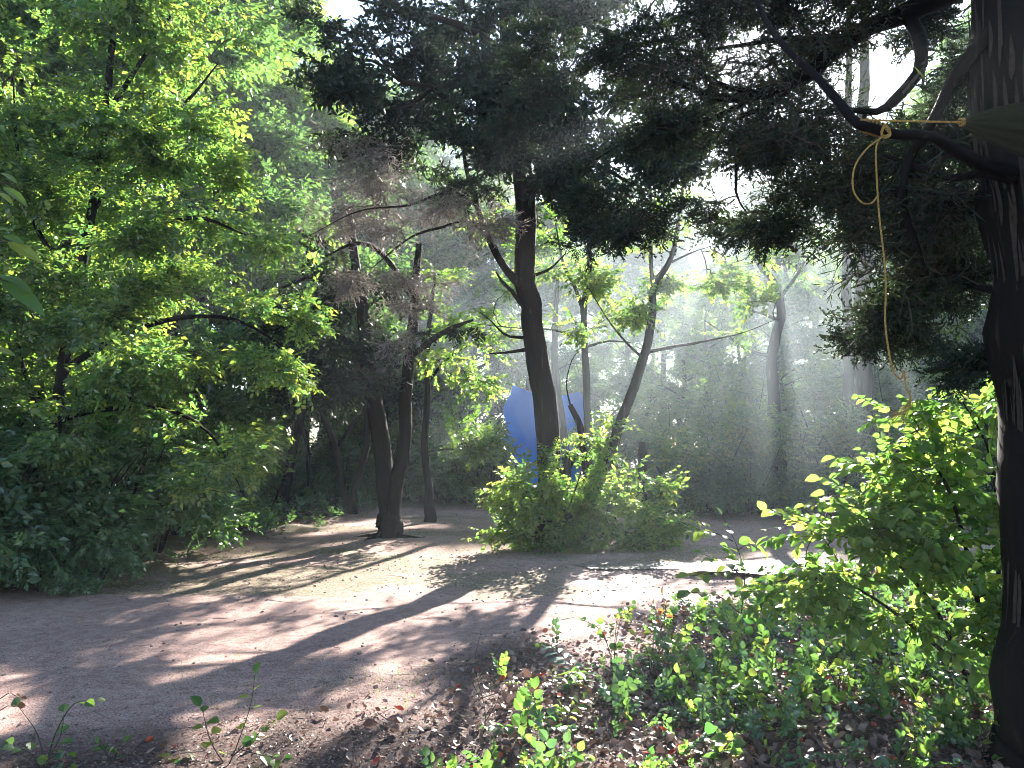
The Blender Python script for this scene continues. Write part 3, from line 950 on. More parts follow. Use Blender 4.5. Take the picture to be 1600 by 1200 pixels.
def bark_strips():
    """shaggy cedar bark peeling in long strips on the near trunk"""
    rng = np.random.default_rng(66)
    o = [x for x in bpy.data.objects if x.name.startswith("cedar_tree") and "right edge" in x.get("label", "")][0]
    L = np.array(o.location)
    line = [(1668, 1150, 0.30), (1668, 1000, 0.275), (1670, 800, 0.268), (1666, 620, 0.268), (1655, 480, 0.272), (1640, 330, 0.286), (1628, 200, 0.322), (1622, 0, 0.335), (1620, -300, 0.315)]
    p = np.array([P(a, b, 3.9) for a, b, r in line])
    q, r = spline(p, [c for *_, c in line], 300)
    V, Q = [], []
    n = 0
    for k in range(620):
        i0 = rng.integers(5, 250)
        ln = rng.integers(8, 34)
        idx = np.linspace(i0, min(299, i0 + ln), 6).astype(int)
        a = rng.uniform(0, 2 * math.pi)
        w = rng.uniform(0.004, 0.013)
        da = w / r[idx]
        lift = 0.003 + 0.012 * rng.uniform(0, 1) * np.abs(np.linspace(-1, 1, 6)) ** 2
        wob = a + np.cumsum(rng.normal(0, 0.006, 6))
        for sgn in (-1, 1):
            aa = wob + sgn * da * np.array([0.3, 0.9, 1, 1, 0.8, 0.2])
            V.append(q[idx] + np.stack([np.cos(aa), np.sin(aa), 0 * aa], -1) * (r[idx] + lift)[:, None])
        for j in range(5):
            Q.append([n + j, n + 6 + j, n + 7 + j, n + 1 + j])
        n += 12
    obj("bark_strips", make_mesh("bark_strips", [(np.concatenate(V) - L, np.array(Q), 0, None)], [M['strip']]), o)


M['strip'] = plain_mat("bark_strip", (0.035, 0.027, 0.023), 0.9, 0.15)
bark_strips()

# --- left side: broadleaf tree leaning over the clearing
tree("broadleaf_tree", "large broadleaf tree leaning over the clearing from the left, glowing yellow-green leaves", "tree",
     [(62, 925, 9.4, 0.10), (70, 820, 9.4, 0.085), (82, 720, 9.4, 0.08), (92, 620, 9.4, 0.075), (112, 500, 9.4, 0.07), (135, 380, 9.4, 0.06), (160, 220, 9.3, 0.05), (178, 60, 9.2, 0.04), (190, -120, 9.0, 0.02)],
     [[(98, 580, 9.4, 0.045), (160, 540, 9.3, 0.04), (260, 500, 9.2, 0.032), (370, 500, 9.1, 0.02), (470, 560, 9.0, 0.008)],
      [(88, 660, 9.4, 0.04), (160, 640, 9.2, 0.03), (260, 640, 9.0, 0.022), (330, 680, 8.9, 0.015), (375, 760, 8.8, 0.006)],
      [(120, 460, 9.4, 0.045), (200, 380, 9.3, 0.038), (300, 340, 9.2, 0.025), (390, 370, 9.2, 0.01)],
      [(145, 330, 9.4, 0.04), (210, 230, 9.3, 0.03), (290, 160, 9.2, 0.02), (340, 100, 9.2, 0.008)],
      [(165, 180, 9.3, 0.035), (230, 80, 9.3, 0.025), (280, 0, 9.3, 0.015)],
      [(85, 700, 9.4, 0.035), (50, 620, 9.5, 0.03), (20, 500, 9.6, 0.025), (0, 380, 9.6, 0.02), (-20, 250, 9.6, 0.01)],
      [(120, 450, 9.4, 0.035), (60, 360, 9.2, 0.03), (30, 250, 9.0, 0.02), (20, 120, 8.9, 0.01)]],
     [dict(blobs=[B(230, 90, 9.2, 160, 110, 1.0, 520), B(330, 230, 9.2, 90, 100, 0.8, 240), B(180, 260, 9.3, 150, 90, 1.0, 420),
                  B(300, 400, 9.2, 130, 80, 0.8, 360), B(430, 470, 9.1, 70, 60, 0.6, 80), B(440, 570, 9.0, 55, 40, 0.4, 70), B(150, 440, 9.3, 130, 90, 0.9, 330),
                  B(240, 560, 9.2, 150, 70, 0.9, 360), B(340, 680, 8.9, 60, 60, 0.5, 85), B(350, 745, 8.8, 45, 35, 0.4, 50),
                  B(180, 680, 9.2, 110, 60, 0.8, 200), B(30, 300, 9.2, 80, 190, 0.8, 420), B(20, 100, 9.0, 80, 110, 0.8, 260), B(200, -90, 9.2, 240, 70, 1.2, 240),
                  B(30, 560, 9.4, 70, 100, 0.8, 200)],
           kind='leaf', mat='sunny', size=0.27, per=4, dens=0.48, tip_r=0.0028)],
     bark='dbark', seed=31, sides=12)

# ------------------------------------------------------------------ woodland behind, from a few grown prototypes
def proto_tree(name, h, r, seed, leafkind, mat, n, size, per, bark, lean=0.3, low=0.25, twig='twig'):
    rng = np.random.default_rng(seed)
    pts, rad = [], []
    a = rng.uniform(0, 6.28)
    for i in range(7):
        s = i / 6
        pts.append([lean * math.sin(s * 2.2) * math.cos(a) + rng.normal(0, 0.08), lean * math.sin(s * 2.2) * math.sin(a) + rng.normal(0, 0.08), h * s - (0.25 if i == 0 else 0)])
        rad.append(0.014 * h * (1 - 0.8 * s) + 0.01)
    pts[0][0] = pts[0][1] = 0
    rad[0] *= 1.35
    limbs = []
    for k in range(9):
        s = low + (0.9 - low) * k / 8
        b = a + k * 2.4 + rng.normal(0, 0.3)
        p0 = np.array([np.interp(s, np.linspace(0, 1, 7), [p[i] for p in pts]) for i in range(3)])
        L = r * (1.0 - 0.45 * abs(s - 0.5)) * rng.uniform(0.6, 0.95)
        d = np.array([math.cos(b), math.sin(b), 0])
        up = 0.45 * L
        limbs.append((np.array([p0, p0 + d * L * 0.35 + [0, 0, up * 0.4], p0 + d * L * 0.7 + [0, 0, up * 0.8], p0 + d * L + [0, 0, up * 0.9]]),
                      [0.007 * h * (1 - 0.6 * s), 0.005 * h * (1 - 0.6 * s), 0.003 * h, 0.008]))
    wood = [(np.array(pts), rad)] + limbs
    tm = stem_mesh(name + "_trunk", wood, [M[bark]], 9, 0.06, 0.25, rng)
    blobs = []
    for p, _ in limbs:
        c = p[-2]
        blobs.append((c, (r * 0.42, r * 0.42, r * 0.30), n // 11))
    blobs.append((np.array(pts[-1]) - [0, 0, h * 0.08], (r * 0.45, r * 0.45, h * 0.12), n * 2 // 11))
    ch = crown_chunks(nodes_of(wood, 0.25, 0.2), blobs, leafkind, size, per, rng, tip_r=0.004)
    cm = make_mesh(name + "_crown", ch, [M[mat], M[twig]])
    return tm, cm


def proto_shrub(name, h, r, seed, leafkind, mat, n, size, per, stems=7, twig='twig'):
    rng = np.random.default_rng(seed)
    st = []
    for k in range(stems):
        a = 2 * math.pi * k / stems + rng.normal(0, 0.3)
        q = rng.uniform(0.3, 0.9)
        d = np.array([math.cos(a), math.sin(a), 0])
        st.append((np.array([d * 0.08 - [0, 0, 0.1], d * r * q * 0.4 + [0, 0, h * 0.35], d * r * q * 0.75 + [0, 0, h * 0.65], d * r * q + [0, 0, h * rng.uniform(0.7, 0.95)]]),
                   [0.022, 0.016, 0.010, 0.004]))
    sm = stem_mesh(name + "_stem", st, [M['bark']], 6, 0.05, 0.15, rng)
    blobs = [(np.array([0, 0, h * 0.55]), (r, r, h * 0.5), n // 2), (np.array([0, 0, h * 0.3]), (r * 1.05, r * 1.05, h * 0.3), n // 4)]
    for k in range(4):
        a = rng.uniform(0, 6.28)
        blobs.append((np.array([math.cos(a) * r * 0.5, math.sin(a) * r * 0.5, h * rng.uniform(0.6, 0.9)]), (r * 0.4, r * 0.4, h * 0.2), n // 16))
    ch = crown_chunks(nodes_of(st, 0.12, 0.15), blobs, leafkind, size, per, rng, tip_r=0.0025, max_r=0.012)
    cm = make_mesh(name + "_leaves", ch, [M[mat], M[twig]])
    return sm, cm


PT = [proto_tree("wood_tree", 11, 3.0, 41, 'leaf', 'green', 800, 0.46, 4, 'bark'),
      proto_tree("wood_tree", 12, 3.2, 42, 'leaf', 'deep', 850, 0.46, 4, 'bark', low=0.15),
      proto_tree("wood_tree", 9, 2.6, 43, 'leaf', 'green', 600, 0.42, 4, 'gbark', low=0.2),
      proto_tree("wood_cedar", 11, 2.4, 44, 'tuft', 'cedar', 500, 0.50, 4, 'bark', low=0.2),
      proto_tree("slim_tree", 8, 1.9, 45, 'leaf', 'green', 200, 0.50, 3, 'bark', lean=0.7, low=0.3),
      proto_tree("slim_tree", 7, 1.8, 46, 'leaf', 'sunny', 200, 0.46, 3, 'gbark', lean=0.9, low=0.25)]
PS = [proto_shrub("shrub", 1.9, 1.2, 51, 'leaf', 'deep', 230, 0.38, 3),
      proto_shrub("shrub", 2.6, 1.5, 52, 'leaf', 'sunny', 230, 0.42, 3),
      proto_shrub("shrub", 1.1, 0.9, 53, 'leaf', 'deep', 190, 0.30, 3),
      proto_shrub("shrub", 3.6, 1.7, 54, 'leaf', 'green', 260, 0.46, 3)]


def plant(name, proto, x, y, s, rz, label, cat, group, parts=('trunk', 'crown'), sz=None):
    o = root(name, x, y, label, cat, group)
    o.rotation_euler = (0, 0, rz)
    o.scale = (s, s, s * (sz or 1))
    for nm, me in zip(parts, proto):
        obj(nm, me, o)
    return o


def gx_of(px, d):
    return (px - 800.0) / F * d


r2 = np.random.default_rng(77)
MARKS = [(-9999, "beyond the left edge"), (-30, "at the left edge"), (50, "beside the dark leaning stem"), (110, "right of the dark leaning stem"), (175, "under the overhanging leaves"), (235, "under the branch tips"),
         (280, "at the right tip of the thicket"), (350, "behind the tip of the left thicket"), (425, "left of the dark leaning tree"), (460, "behind the dark leaning tree"), (505, "left of the crossing thin pair"),
         (535, "behind the crossing thin pair"), (575, "left of the double trunks"), (600, "behind the double trunks"), (632, "between double trunks and slim tree"), (665, "behind the slim bent tree"),
         (710, "right of the slim bent tree"), (750, "left of the blue tarp"), (800, "behind the big central trunk"), (870, "behind the blue tarp"), (925, "behind the Y-forked tree"), (970, "behind the right-leaning young tree"), (1000, "behind the dark stump"),
         (1035, "right of the dark stump"), (1080, "above the wet patch"), (1115, "left of the crooked tree"), (1155, "touching the crooked tree's left"), (1195, "behind the crooked tree"),
         (1235, "right of the crooked tree"), (1275, "left of the straight trunk pair"), (1315, "behind the straight trunk pair"), (1370, "left of the rope end"), (1395, "behind the rope end"),
         (1430, "right of the rope end"), (1465, "behind the big-leaved bush"), (1520, "left of the huge right trunk"), (1560, "behind the huge right trunk"), (1610, "beyond the right edge")]
USED = {}


def mark(base, px, d):
    w = [t for a, t in MARKS if px >= a][-1]
    lab = base + " " + w
    rows = USED.setdefault(lab, [])
    rows.append(d)
    if len(rows) > 1:
        lab = base + (", farther back" if d >= max(rows) else ", nearer") + ", " + w
    return lab


# trees of the wood: (photo x, distance, height factor, prototype)
LEFT = [(-60, 12, 1.0, 1), (40, 13, 1.05, 0), (150, 14.5, 1.1, 1), (-160, 10, 0.9, 0), (260, 16.5, 1.15, 0), (90, 17, 1.3, 1), (330, 19, 1.2, 1), (200, 21, 1.4, 0), (10, 20, 1.4, 1)]
BACK = [(400, 23, 1.25, 0), (470, 25, 1.2, 3), (330, 27, 1.6, 0), (540, 26, 1.0, 1), (610, 24, 0.75, 3), (680, 25, 0.6, 2), (735, 27, 0.6, 3), (430, 31, 1.5, 1), (560, 33, 1.1, 0), (660, 33, 1.1, 1), (500, 36, 1.7, 0), (620, 37, 1.6, 1), (740, 36, 1.15, 0), (820, 38, 1.1, 1)]
RIGHT = [(985, 26, 0.9, 5), (1060, 26, 0.88, 4), (1120, 25, 0.9, 5), (1165, 28, 0.95, 4), (1245, 25, 0.95, 5), (1385, 22, 1.1, 5), (1440, 21, 1.2, 4), (1100, 27, 0.5, 1), (1210, 28, 0.5, 0), (1320, 26, 0.6, 1), (1400, 24, 0.80, 1), (1480, 22, 0.9, 3), (1560, 21, 1.0, 0), (1640, 18, 1.0, 1), (1450, 28, 1.1, 0), (1560, 28, 1.2, 1)]
FAR = [(px, 46 + (i * 7) % 9, (1.75 if px < 760 else 1.45) + 0.05 * ((i * 5) % 4), i % 3) for i, px in enumerate(range(560, 1700, 52))] + \
      [(px, 38 + (i * 5) % 8, 1.35 + 0.15 * ((i * 5) % 4), i % 3) for i, px in enumerate(range(-100, 700, 90))]
for (lst, lab, grp) in ((LEFT, "tall dark leafy tree of the left thicket", "trees of the left thicket"),
                        (BACK, "tall hazy tree at the back", "trees behind the clearing"),
                        (RIGHT, "hazy green tree", "trees of the back right wood"),
                        (FAR, "faint pale far tree", "far trees in the haze")):
    for (px, d, s, k) in lst:
        plant("cedar_tree" if k == 3 else "woodland_tree", PT[k], gx_of(px, d), d, s, r2.uniform(0, 6.28), mark(lab, px, d), "tree", grp)

SH = []
# left thicket edge
for (px, d, s, k) in [(-40, 8.6, 1.0, 0), (60, 8.9, 0.8, 2), (120, 9.6, 0.95, 0), (190, 10.2, 0.9, 0), (250, 11.3, 0.85, 0), (290, 12.8, 0.8, 2), (20, 10.6, 1.1, 3), (120, 11.8, 1.0, 3), (210, 13, 1.0, 3),
                      (-60, 10.5, 1.1, 3), (300, 14.5, 0.9, 1), (160, 8.7, 0.5, 2), (80, 8.4, 0.45, 2), (0, 8.3, 0.5, 2)]:
    SH.append((px, d, s, k, ("low" if s < 0.7 else "tall" if k == 3 else "dark green") + " shrub", "shrubs of the left thicket"))
for (px, d, s, k) in [(340, 19, 0.9, 2), (390, 20.5, 0.9, 0), (440, 21.5, 0.9, 0), (490, 22, 0.85, 2), (540, 22.5, 0.9, 0), (590, 23, 0.9, 1), (640, 22.5, 0.9, 0), (690, 22, 0.9, 0), (735, 21.5, 0.9, 0),
                      (380, 23, 1.0, 3), (470, 24, 1.0, 3), (620, 25, 1.0, 3), (700, 24, 1.0, 1), (560, 25, 1.1, 3), (330, 21, 1.1, 3), (760, 26, 1.0, 0)]:
    SH.append((px, d, s, k, ("tall hazy" if k == 3 else "small hazy" if k == 2 else "hazy") + " shrub", "shrubs behind the clearing"))
for (px, d, s, k) in [(1060, 18.8, 0.8, 0), (1110, 18.4, 0.9, 1), (1170, 18.2, 0.9, 0), (1230, 18.0, 0.9, 1), (1290, 17.8, 0.95, 0), (1350, 17.6, 0.9, 1), (1410, 17.2, 0.9, 0), (1470, 17, 1.0, 1), (1540, 16.5, 1.0, 0), (1620, 16, 1.0, 1),
                      (1050, 21.5, 0.8, 3), (1150, 20.5, 1.0, 3), (1260, 20.5, 0.9, 1), (1300, 20, 1.1, 3), (1400, 19.5, 1.1, 3), (1500, 19, 1.1, 3), (1000, 23, 1.0, 1), (940, 22, 0.8, 1), (770, 21.5, 0.75, 1)]:
    SH.append((px, d, s, k, ("tall hazy" if k == 3 else "hazy" if k == 1 else "low hazy") + " shrub", "shrubs of the back right thicket"))
for (px, d, s, k, lab, grp) in SH:
    plant("shrub", PS[k], gx_of(px, d), d, s, r2.uniform(0, 6.28), mark(lab, px, d), "shrub", grp, ('stem', 'leaves'))

# --- sunlit bush round the foot of the central tree
def bush(name, label, cat, base, stems, blobs, kind, mat, size, per, seed, **kw):
    rng = np.random.default_rng(seed)
    o = root(name, base[0], base[1], label, cat)
    L = np.array(o.location)
    st = []
    for s in stems:
        p = np.array([P(a, b, c) for a, b, c, r in s])
        st.append((p - L, [r for *_, r in s]))
    bl = [(np.asarray(b[0]) - L, b[1], b[2]) for b in blobs]
    obj("stem", stem_mesh(name + "_stem", st, [M['bark']], 6, 0.05, 0.08, rng), o)
    ch = crown_chunks(nodes_of(st, 0.08), bl, kind, size, per, rng, **kw)
    obj("leaves", make_mesh(name + "_leaves", ch, [M[mat], M['twig']]), o)
    return o


bush("sunlit_bush", "leafy sunlit bush round the foot of the big central tree", "bush", (gx_of(850, 12.4), 12.4),
     [[(850, 855, 12.4, 0.02), (840, 800, 12.3, 0.015), (810, 750, 12.2, 0.006)], [(860, 855, 12.4, 0.02), (890, 790, 12.2, 0.015), (920, 700, 12.2, 0.006)],
      [(900, 850, 12.6, 0.02), (930, 780, 12.6, 0.015), (960, 680, 12.6, 0.006)], [(930, 850, 12.6, 0.02), (970, 800, 12.6, 0.015), (1010, 760, 12.7, 0.006)]],
     [B(840, 800, 12.3, 60, 50, 0.7, 260), B(800, 760, 12.2, 28, 30, 0.4, 70), B(900, 800, 12.2, 60, 45, 0.8, 220), B(965, 800, 12.6, 60, 45, 0.8, 200), B(1010, 745, 12.7, 32, 22, 0.4, 40), B(870, 715, 12.1, 22, 18, 0.3, 22), B(785, 835, 12.1, 24, 16, 0.4, 40), B(1020, 815, 12.8, 45, 32, 0.6, 150),
      B(940, 705, 12.5, 45, 28, 0.5, 40), B(890, 740, 12.2, 40, 25, 0.5, 50), B(860, 840, 12.2, 60, 18, 0.6, 110), B(965, 660, 12.6, 25, 14, 0.3, 12), B(940, 845, 12.3, 90, 14, 0.6, 120)],
     'leaf', 'bright', 0.34, 2, 61, dens=0.48, tip_r=0.0025, max_r=0.012)

# --- big-leaved sunlit bush in front of the right trunk
bush("right_bush", "big-leaved bright green bush reaching left from the right edge trunk", "bush", (gx_of(1500, 5.0), 5.0),
     [[(1520, 1080, 5.0, 0.016), (1460, 950, 5.0, 0.013), (1380, 860, 5.1, 0.009), (1290, 800, 5.2, 0.004)],
      [(1530, 1070, 4.9, 0.016), (1440, 990, 4.8, 0.012), (1340, 920, 4.8, 0.008), (1240, 880, 4.9, 0.004)],
      [(1550, 1060, 5.1, 0.018), (1520, 900, 5.1, 0.014), (1480, 760, 5.0, 0.01), (1420, 680, 5.0, 0.004)],
      [(1560, 1060, 5.2, 0.018), (1560, 880, 5.2, 0.014), (1550, 720, 5.2, 0.01), (1500, 620, 5.1, 0.004)]],
     [B(1530, 660, 5.1, 55, 50, 0.35, 60), B(1440, 720, 5.0, 70, 50, 0.35, 70), B(1530, 790, 5.2, 60, 70, 0.4, 70), B(1400, 810, 5.0, 80, 50, 0.4, 75),
      B(1300, 830, 5.0, 60, 40, 0.3, 40), B(1240, 900, 4.9, 50, 35, 0.3, 30), B(1470, 890, 5.0, 90, 60, 0.4, 80), B(1340, 920, 4.8, 70, 45, 0.35, 45), B(1530, 960, 5.0, 60, 60, 0.4, 60), B(1400, 980, 4.8, 90, 40, 0.35, 30), B(1440, 640, 5.0, 30, 20, 0.2, 20)],
     'leafhi', 'bright', 0.25, 1, 62, dens=1.0, tip_r=0.0016, max_r=0.006)

# ------------------------------------------------------------------ foreground plants
def place_leaves(base, dirs, ups, lens, w, rng, mat=0, hi=True, droop=0.22):
    lv, lf = leaf_hi(w, droop) if hi else leaf_lo()
    R = rot_frame(dirs, ups)
    n, k = len(base), len(lv)
    vv = np.einsum('vj,nij->nvi', lv, R) * lens[:, None, None] + base[:, None, :]
    ff = (lf[None] + (np.arange(n) * k)[:, None, None]).reshape(-1, 3)
    return (vv.reshape(-1, 3), ff, mat, np.repeat(rng.uniform(0, 1, n), k))


def sapling(name, label, cat, stems, leaf_len, n_leaf, mat='bright', w=0.36, seed=0, start=0.35, group=None, tilt=0.45, brown=0, r0=0.004):
    """stems: lists of (px,py,d); leaves sit along each stem"""
    rng = np.random.default_rng(seed)
    p0 = P(*stems[0][0])
    o = root(name, p0[0], p0[1], label, cat, group)
    L = np.array(o.location)
    paths, ch = [], []
    B_, D_, U_, S_ = [], [], [], []
    for si, st in enumerate(stems):
        pts = np.array([P(*q) for q in st])
        if si == 0 or abs(st[0][1] - stems[0][0][1]) < 25:
            pts[0][2] = gz(pts[0][0], pts[0][1]) - 0.02
        pts = pts - L
        rad = np.linspace(r0, r0 * 0.3, len(pts))
        paths.append((pts, rad))
        m = n_leaf if isinstance(n_leaf, int) else n_leaf[si]
        if m == 0:
            continue
        q, _ = spline(pts, rad, 40)
        tt = np.linspace(start, 1.0, m)
        for j, t in enumerate(tt):
            i = min(38, int(t * 39))
            td = norm(q[i + 1] - q[i])
            side = norm(np.cross(td, [0.15, 0.1, 1.0])) * (1 if j % 2 else -1)
            if abs(td[2]) > 0.8:
                a = j * 2.4
                side = np.array([math.cos(a), math.sin(a), 0.0])
            d = side + td * rng.uniform(0.2, 0.9) + rng.normal(0, 0.2, 3) - [0, 0, 0.15]
            if t > 0.97:
                d = td + rng.normal(0, 0.2, 3)
            pet = norm(d) * leaf_len * 0.25
            B_.append(q[i] + pet)
            paths_p = np.array([q[i], q[i] + pet])
            v, f, tn = tubes(paths_p[None], np.array([[0.0011, 0.0008]]), 3)
            ch.append((v, f, 1, tn))
            D_.append(d)
            U_.append(np.array([0, -0.25, 1.0]) + rng.normal(0, tilt, 3))
            S_.append(leaf_len * rng.uniform(0.65, 1.2))
    obj("stem", stem_mesh(name + "_stem", paths, [M['twig']], 6, 0.05, 0.04, rng), o)
    if B_:
        ch.append(place_leaves(np.array(B_), np.array(D_), np.array(U_), np.array(S_), w, rng))
        obj("leaves", make_mesh(name + "_leaves", ch, [M[mat], M['twig']]), o)
    return o


M['orange'] = leaf_mat("orange_leaf", [(0, (0.22, 0.09, 0.03)), (1, (0.35, 0.16, 0.05))], [(0, (0.45, 0.16, 0.04)), (1, (0.65, 0.32, 0.10))], 0.5)
M['brown'] = leaf_mat("brown_leaf", [(0, (0.10, 0.04, 0.015)), (1, (0.18, 0.08, 0.03))], [(0, (0.16, 0.05, 0.01)), (1, (0.25, 0.09, 0.02))], 0.35)
M['bluegreen'] = leaf_mat("blue_green_leaf", [(0, (0.06, 0.13, 0.10)), (1, (0.09, 0.18, 0.13))], [(0, (0.06, 0.14, 0.08)), (1, (0.10, 0.2, 0.1))], 0.35, 0.3, 0.6)

sapling("sapling", "tall thin sapling with tiers of glowing yellow-green leaves standing at the track edge", "sapling",
        [[(1150, 1010, 6.4), (1158, 960, 6.4), (1163, 900, 6.4), (1150, 850, 6.4), (1128, 805, 6.4)],
         [(1163, 905, 6.4), (1135, 880, 6.3), (1095, 865, 6.2)], [(1160, 930, 6.4), (1185, 912, 6.4), (1215, 905, 6.4)],
         [(1158, 960, 6.4), (1120, 930, 6.3), (1075, 925, 6.2)], [(1152, 860, 6.4), (1170, 850, 6.4), (1185, 858, 6.4)],
         [(1145, 845, 6.4), (1115, 832, 6.3), (1085, 830, 6.3)], [(1163, 890, 6.4), (1120, 895, 6.3), (1080, 900, 6.2)]],
        0.10, [9, 8, 7, 9, 5, 7, 8], 'bright', 0.38, 101, r0=0.006)
sapling("sapling", "small sprig with a few orange-brown leaves beside the track edge", "sapling",
        [[(1033, 1010, 6.6), (1030, 975, 6.6), (1022, 945, 6.6)], [(1032, 985, 6.6), (1040, 955, 6.6), (1036, 930, 6.6)]],
        0.06, [5, 5], 'orange', 0.45, 102)
sapling("sapling", "low clump of round yellow-green leaves at the foot of the picture left of centre", "sapling",
        [[(355, 1215, 4.0), (372, 1160, 4.0), (392, 1100, 4.05), (398, 1055, 4.1)], [(355, 1215, 4.0), (330, 1160, 4.0), (315, 1105, 4.0)],
         [(365, 1180, 4.0), (400, 1150, 4.0), (430, 1125, 4.0)], [(345, 1190, 4.0), (300, 1190, 4.0), (265, 1185, 4.0)], [(372, 1170, 4.0), (410, 1180, 4.0), (440, 1185, 4.0)]],
        0.062, [8, 8, 8, 5, 5], 'bright', 0.46, 103)
sapling("sapling", "tiny yellow-green seedling on the litter near the bottom left, between two clumps", "sapling",
        [[(178, 1215, 4.0), (180, 1180, 4.0), (190, 1160, 4.0)], [(178, 1205, 4.0), (165, 1175, 4.0), (155, 1165, 4.0)]], 0.05, [5, 5], 'bright', 0.42, 104)
sapling("sapling", "twiggy sapling with green leaves in the bottom left corner", "sapling",
        [[(70, 1215, 3.9), (60, 1150, 3.95), (30, 1105, 4.0)], [(70, 1215, 3.9), (85, 1150, 4.0), (115, 1100, 4.05), (150, 1095, 4.1)], [(75, 1185, 3.9), (95, 1150, 3.95), (100, 1115, 4.0)],
         [(68, 1195, 3.9), (45, 1175, 3.9), (20, 1168, 3.9)], [(72, 1190, 3.9), (95, 1175, 3.9), (110, 1190, 3.9)]],
        0.062, [2, 5, 3, 6, 5], 'green', 0.42, 105)
sapling("withered_sprig", "withered sprig with two dark brown round leaves at the left edge", "sprig",
        [[(-30, 1215, 3.9), (-20, 1120, 3.9), (10, 1085, 3.9), (30, 1090, 3.9)], [(-20, 1130, 3.9), (5, 1105, 3.9), (24, 1104, 3.9)]], 0.045, [2, 2], 'brown', 0.5, 106, start=0.85)
sapling("bare_twig", "thin leafless twig standing up from the litter left of the blue-green fern", "twig",
        [[(755, 1180, 4.4), (758, 1110, 4.4), (742, 1040, 4.4), (752, 985, 4.4)], [(748, 1060, 4.4), (775, 1020, 4.4), (790, 1000, 4.4)], [(750, 1090, 4.4), (735, 1060, 4.4), (728, 1035, 4.4)], [(757, 1130, 4.4), (775, 1100, 4.4), (785, 1070, 4.4)]],
        0.03, 0, seed=107, r0=0.003)
sapling("fallen_branch", "dark arched branch lying over the leafy ground at bottom right", "branch",
        [[(1095, 1200, 4.1), (1075, 1140, 4.5), (1040, 1090, 4.9), (985, 1055, 5.2)], [(1060, 1115, 4.7), (1090, 1100, 4.7), (1115, 1098, 4.7)]], 0.03, 0, seed=108, r0=0.009)
sapling("fallen_branch", "pale bent stick lying in the litter near the bottom right corner", "branch",
        [[(1385, 1150, 4.2), (1420, 1148, 4.2), (1470, 1175, 4.1), (1500, 1200, 4.0)], [(1440, 1158, 4.15), (1460, 1190, 4.1)]], 0.03, 0, seed=109, r0=0.008)

# pinnate blue-green fern-like leaf
def frond(name, label, cat, pts, n, ll, mat, w, seed):
    rng = np.random.default_rng(seed)
    p = np.array([P(*q) for q in pts])
    o = root(name, p[0][0], p[0][1], label, cat)
    L = np.array(o.location)
    p = p - L
    p[0][2] = -0.02
    q, _ = spline(p, np.ones(len(p)), 60)
    Bs, D, U, S = [], [], [], []
    for j in range(n):
        i = int(18 + 40 * j / (n - 1))
        td = norm(q[min(59, i + 1)] - q[i - 1])
        sd = norm(np.cross(td, [0, 0, 1.0]))
        for s in (-1, 1):
            Bs.append(q[i])
            D.append(sd * s + td * 0.45 + rng.normal(0, 0.06, 3))
            U.append(np.array([0, 0, 1.0]) + sd * s * 0.3 + rng.normal(0, 0.12, 3))
            S.append(ll * (0.55 + 0.9 * math.sin(math.pi * (0.15 + 0.8 * j / n))) * 0.8)
    obj("stem", stem_mesh(name + "_stem", [(p, np.linspace(0.004, 0.0015, len(p)))], [M['twig']], 6, 0.03, 0.03, rng), o)
    obj("leaves", make_mesh(name + "_leaves", [place_leaves(np.array(Bs), np.array(D), np.array(U), np.array(S), w, rng)], [M[mat]]), o)


frond("fern", "blue-green fern-like leaf spreading left over the dirt", "fern", [(925, 1105, 5.2), (912, 1062, 5.2), (890, 1035, 5.3), (862, 1010, 5.4)], 7, 0.12, 'bluegreen', 0.16, 111)
frond("fern", "bright green fern-like leaf just right of the blue-green one", "fern", [(930, 1105, 5.15), (915, 1070, 5.1), (905, 1050, 5.0), (880, 1060, 4.9)], 6, 0.10, 'green', 0.17, 112)
frond("fern", "long pale green arching leaf hanging from the bush over the track", "fern", [(1400, 1000, 5.2), (1340, 850, 5.2), (1290, 818, 5.2), (1190, 828, 5.1)], 12, 0.05, 'bright', 0.30, 113)


def strap(name, label, base, n, h, seed):
    rng = np.random.default_rng(seed)
    p = P(*base)
    o = root(name, p[0], p[1], label, "plant")
    ch = []
    for i in range(n):
        a = rng.uniform(0, 6.28)
        ln = h * rng.uniform(0.6, 1.1)
        s = np.linspace(0, 1, 7)
        r = 0.45 * ln * s ** 1.6
        c = np.stack([np.cos(a) * r, np.sin(a) * r, ln * (s - 0.35 * s ** 2.5)], -1)
        sd = np.array([-math.sin(a), math.cos(a), 0]) * (0.011 * (1 - s ** 3) + 0.0005)[:, None]
        V = np.concatenate([c - sd, c + [0, 0, -0.004], c + sd])
        k = 7
        f = []
        for j in range(k - 1):
            f += [[j, j + 1, k + j + 1, k + j], [k + j, k + j + 1, 2 * k + j + 1, 2 * k + j]]
        ch.append((V, np.array(f), 0, np.full(len(V), rng.uniform(0, 1))))
    obj("leaves", make_mesh(name, ch, [M['green']], smooth=True), o)


strap("grass_clump", "clump of upright broad strap leaves in the litter below the right bush", (1430, 1095, 4.8), 7, 0.26, 121)
strap("grass_clump", "smaller clump of strap leaves left of the larger strap-leaved clump", (1330, 1100, 4.8), 5, 0.22, 122)

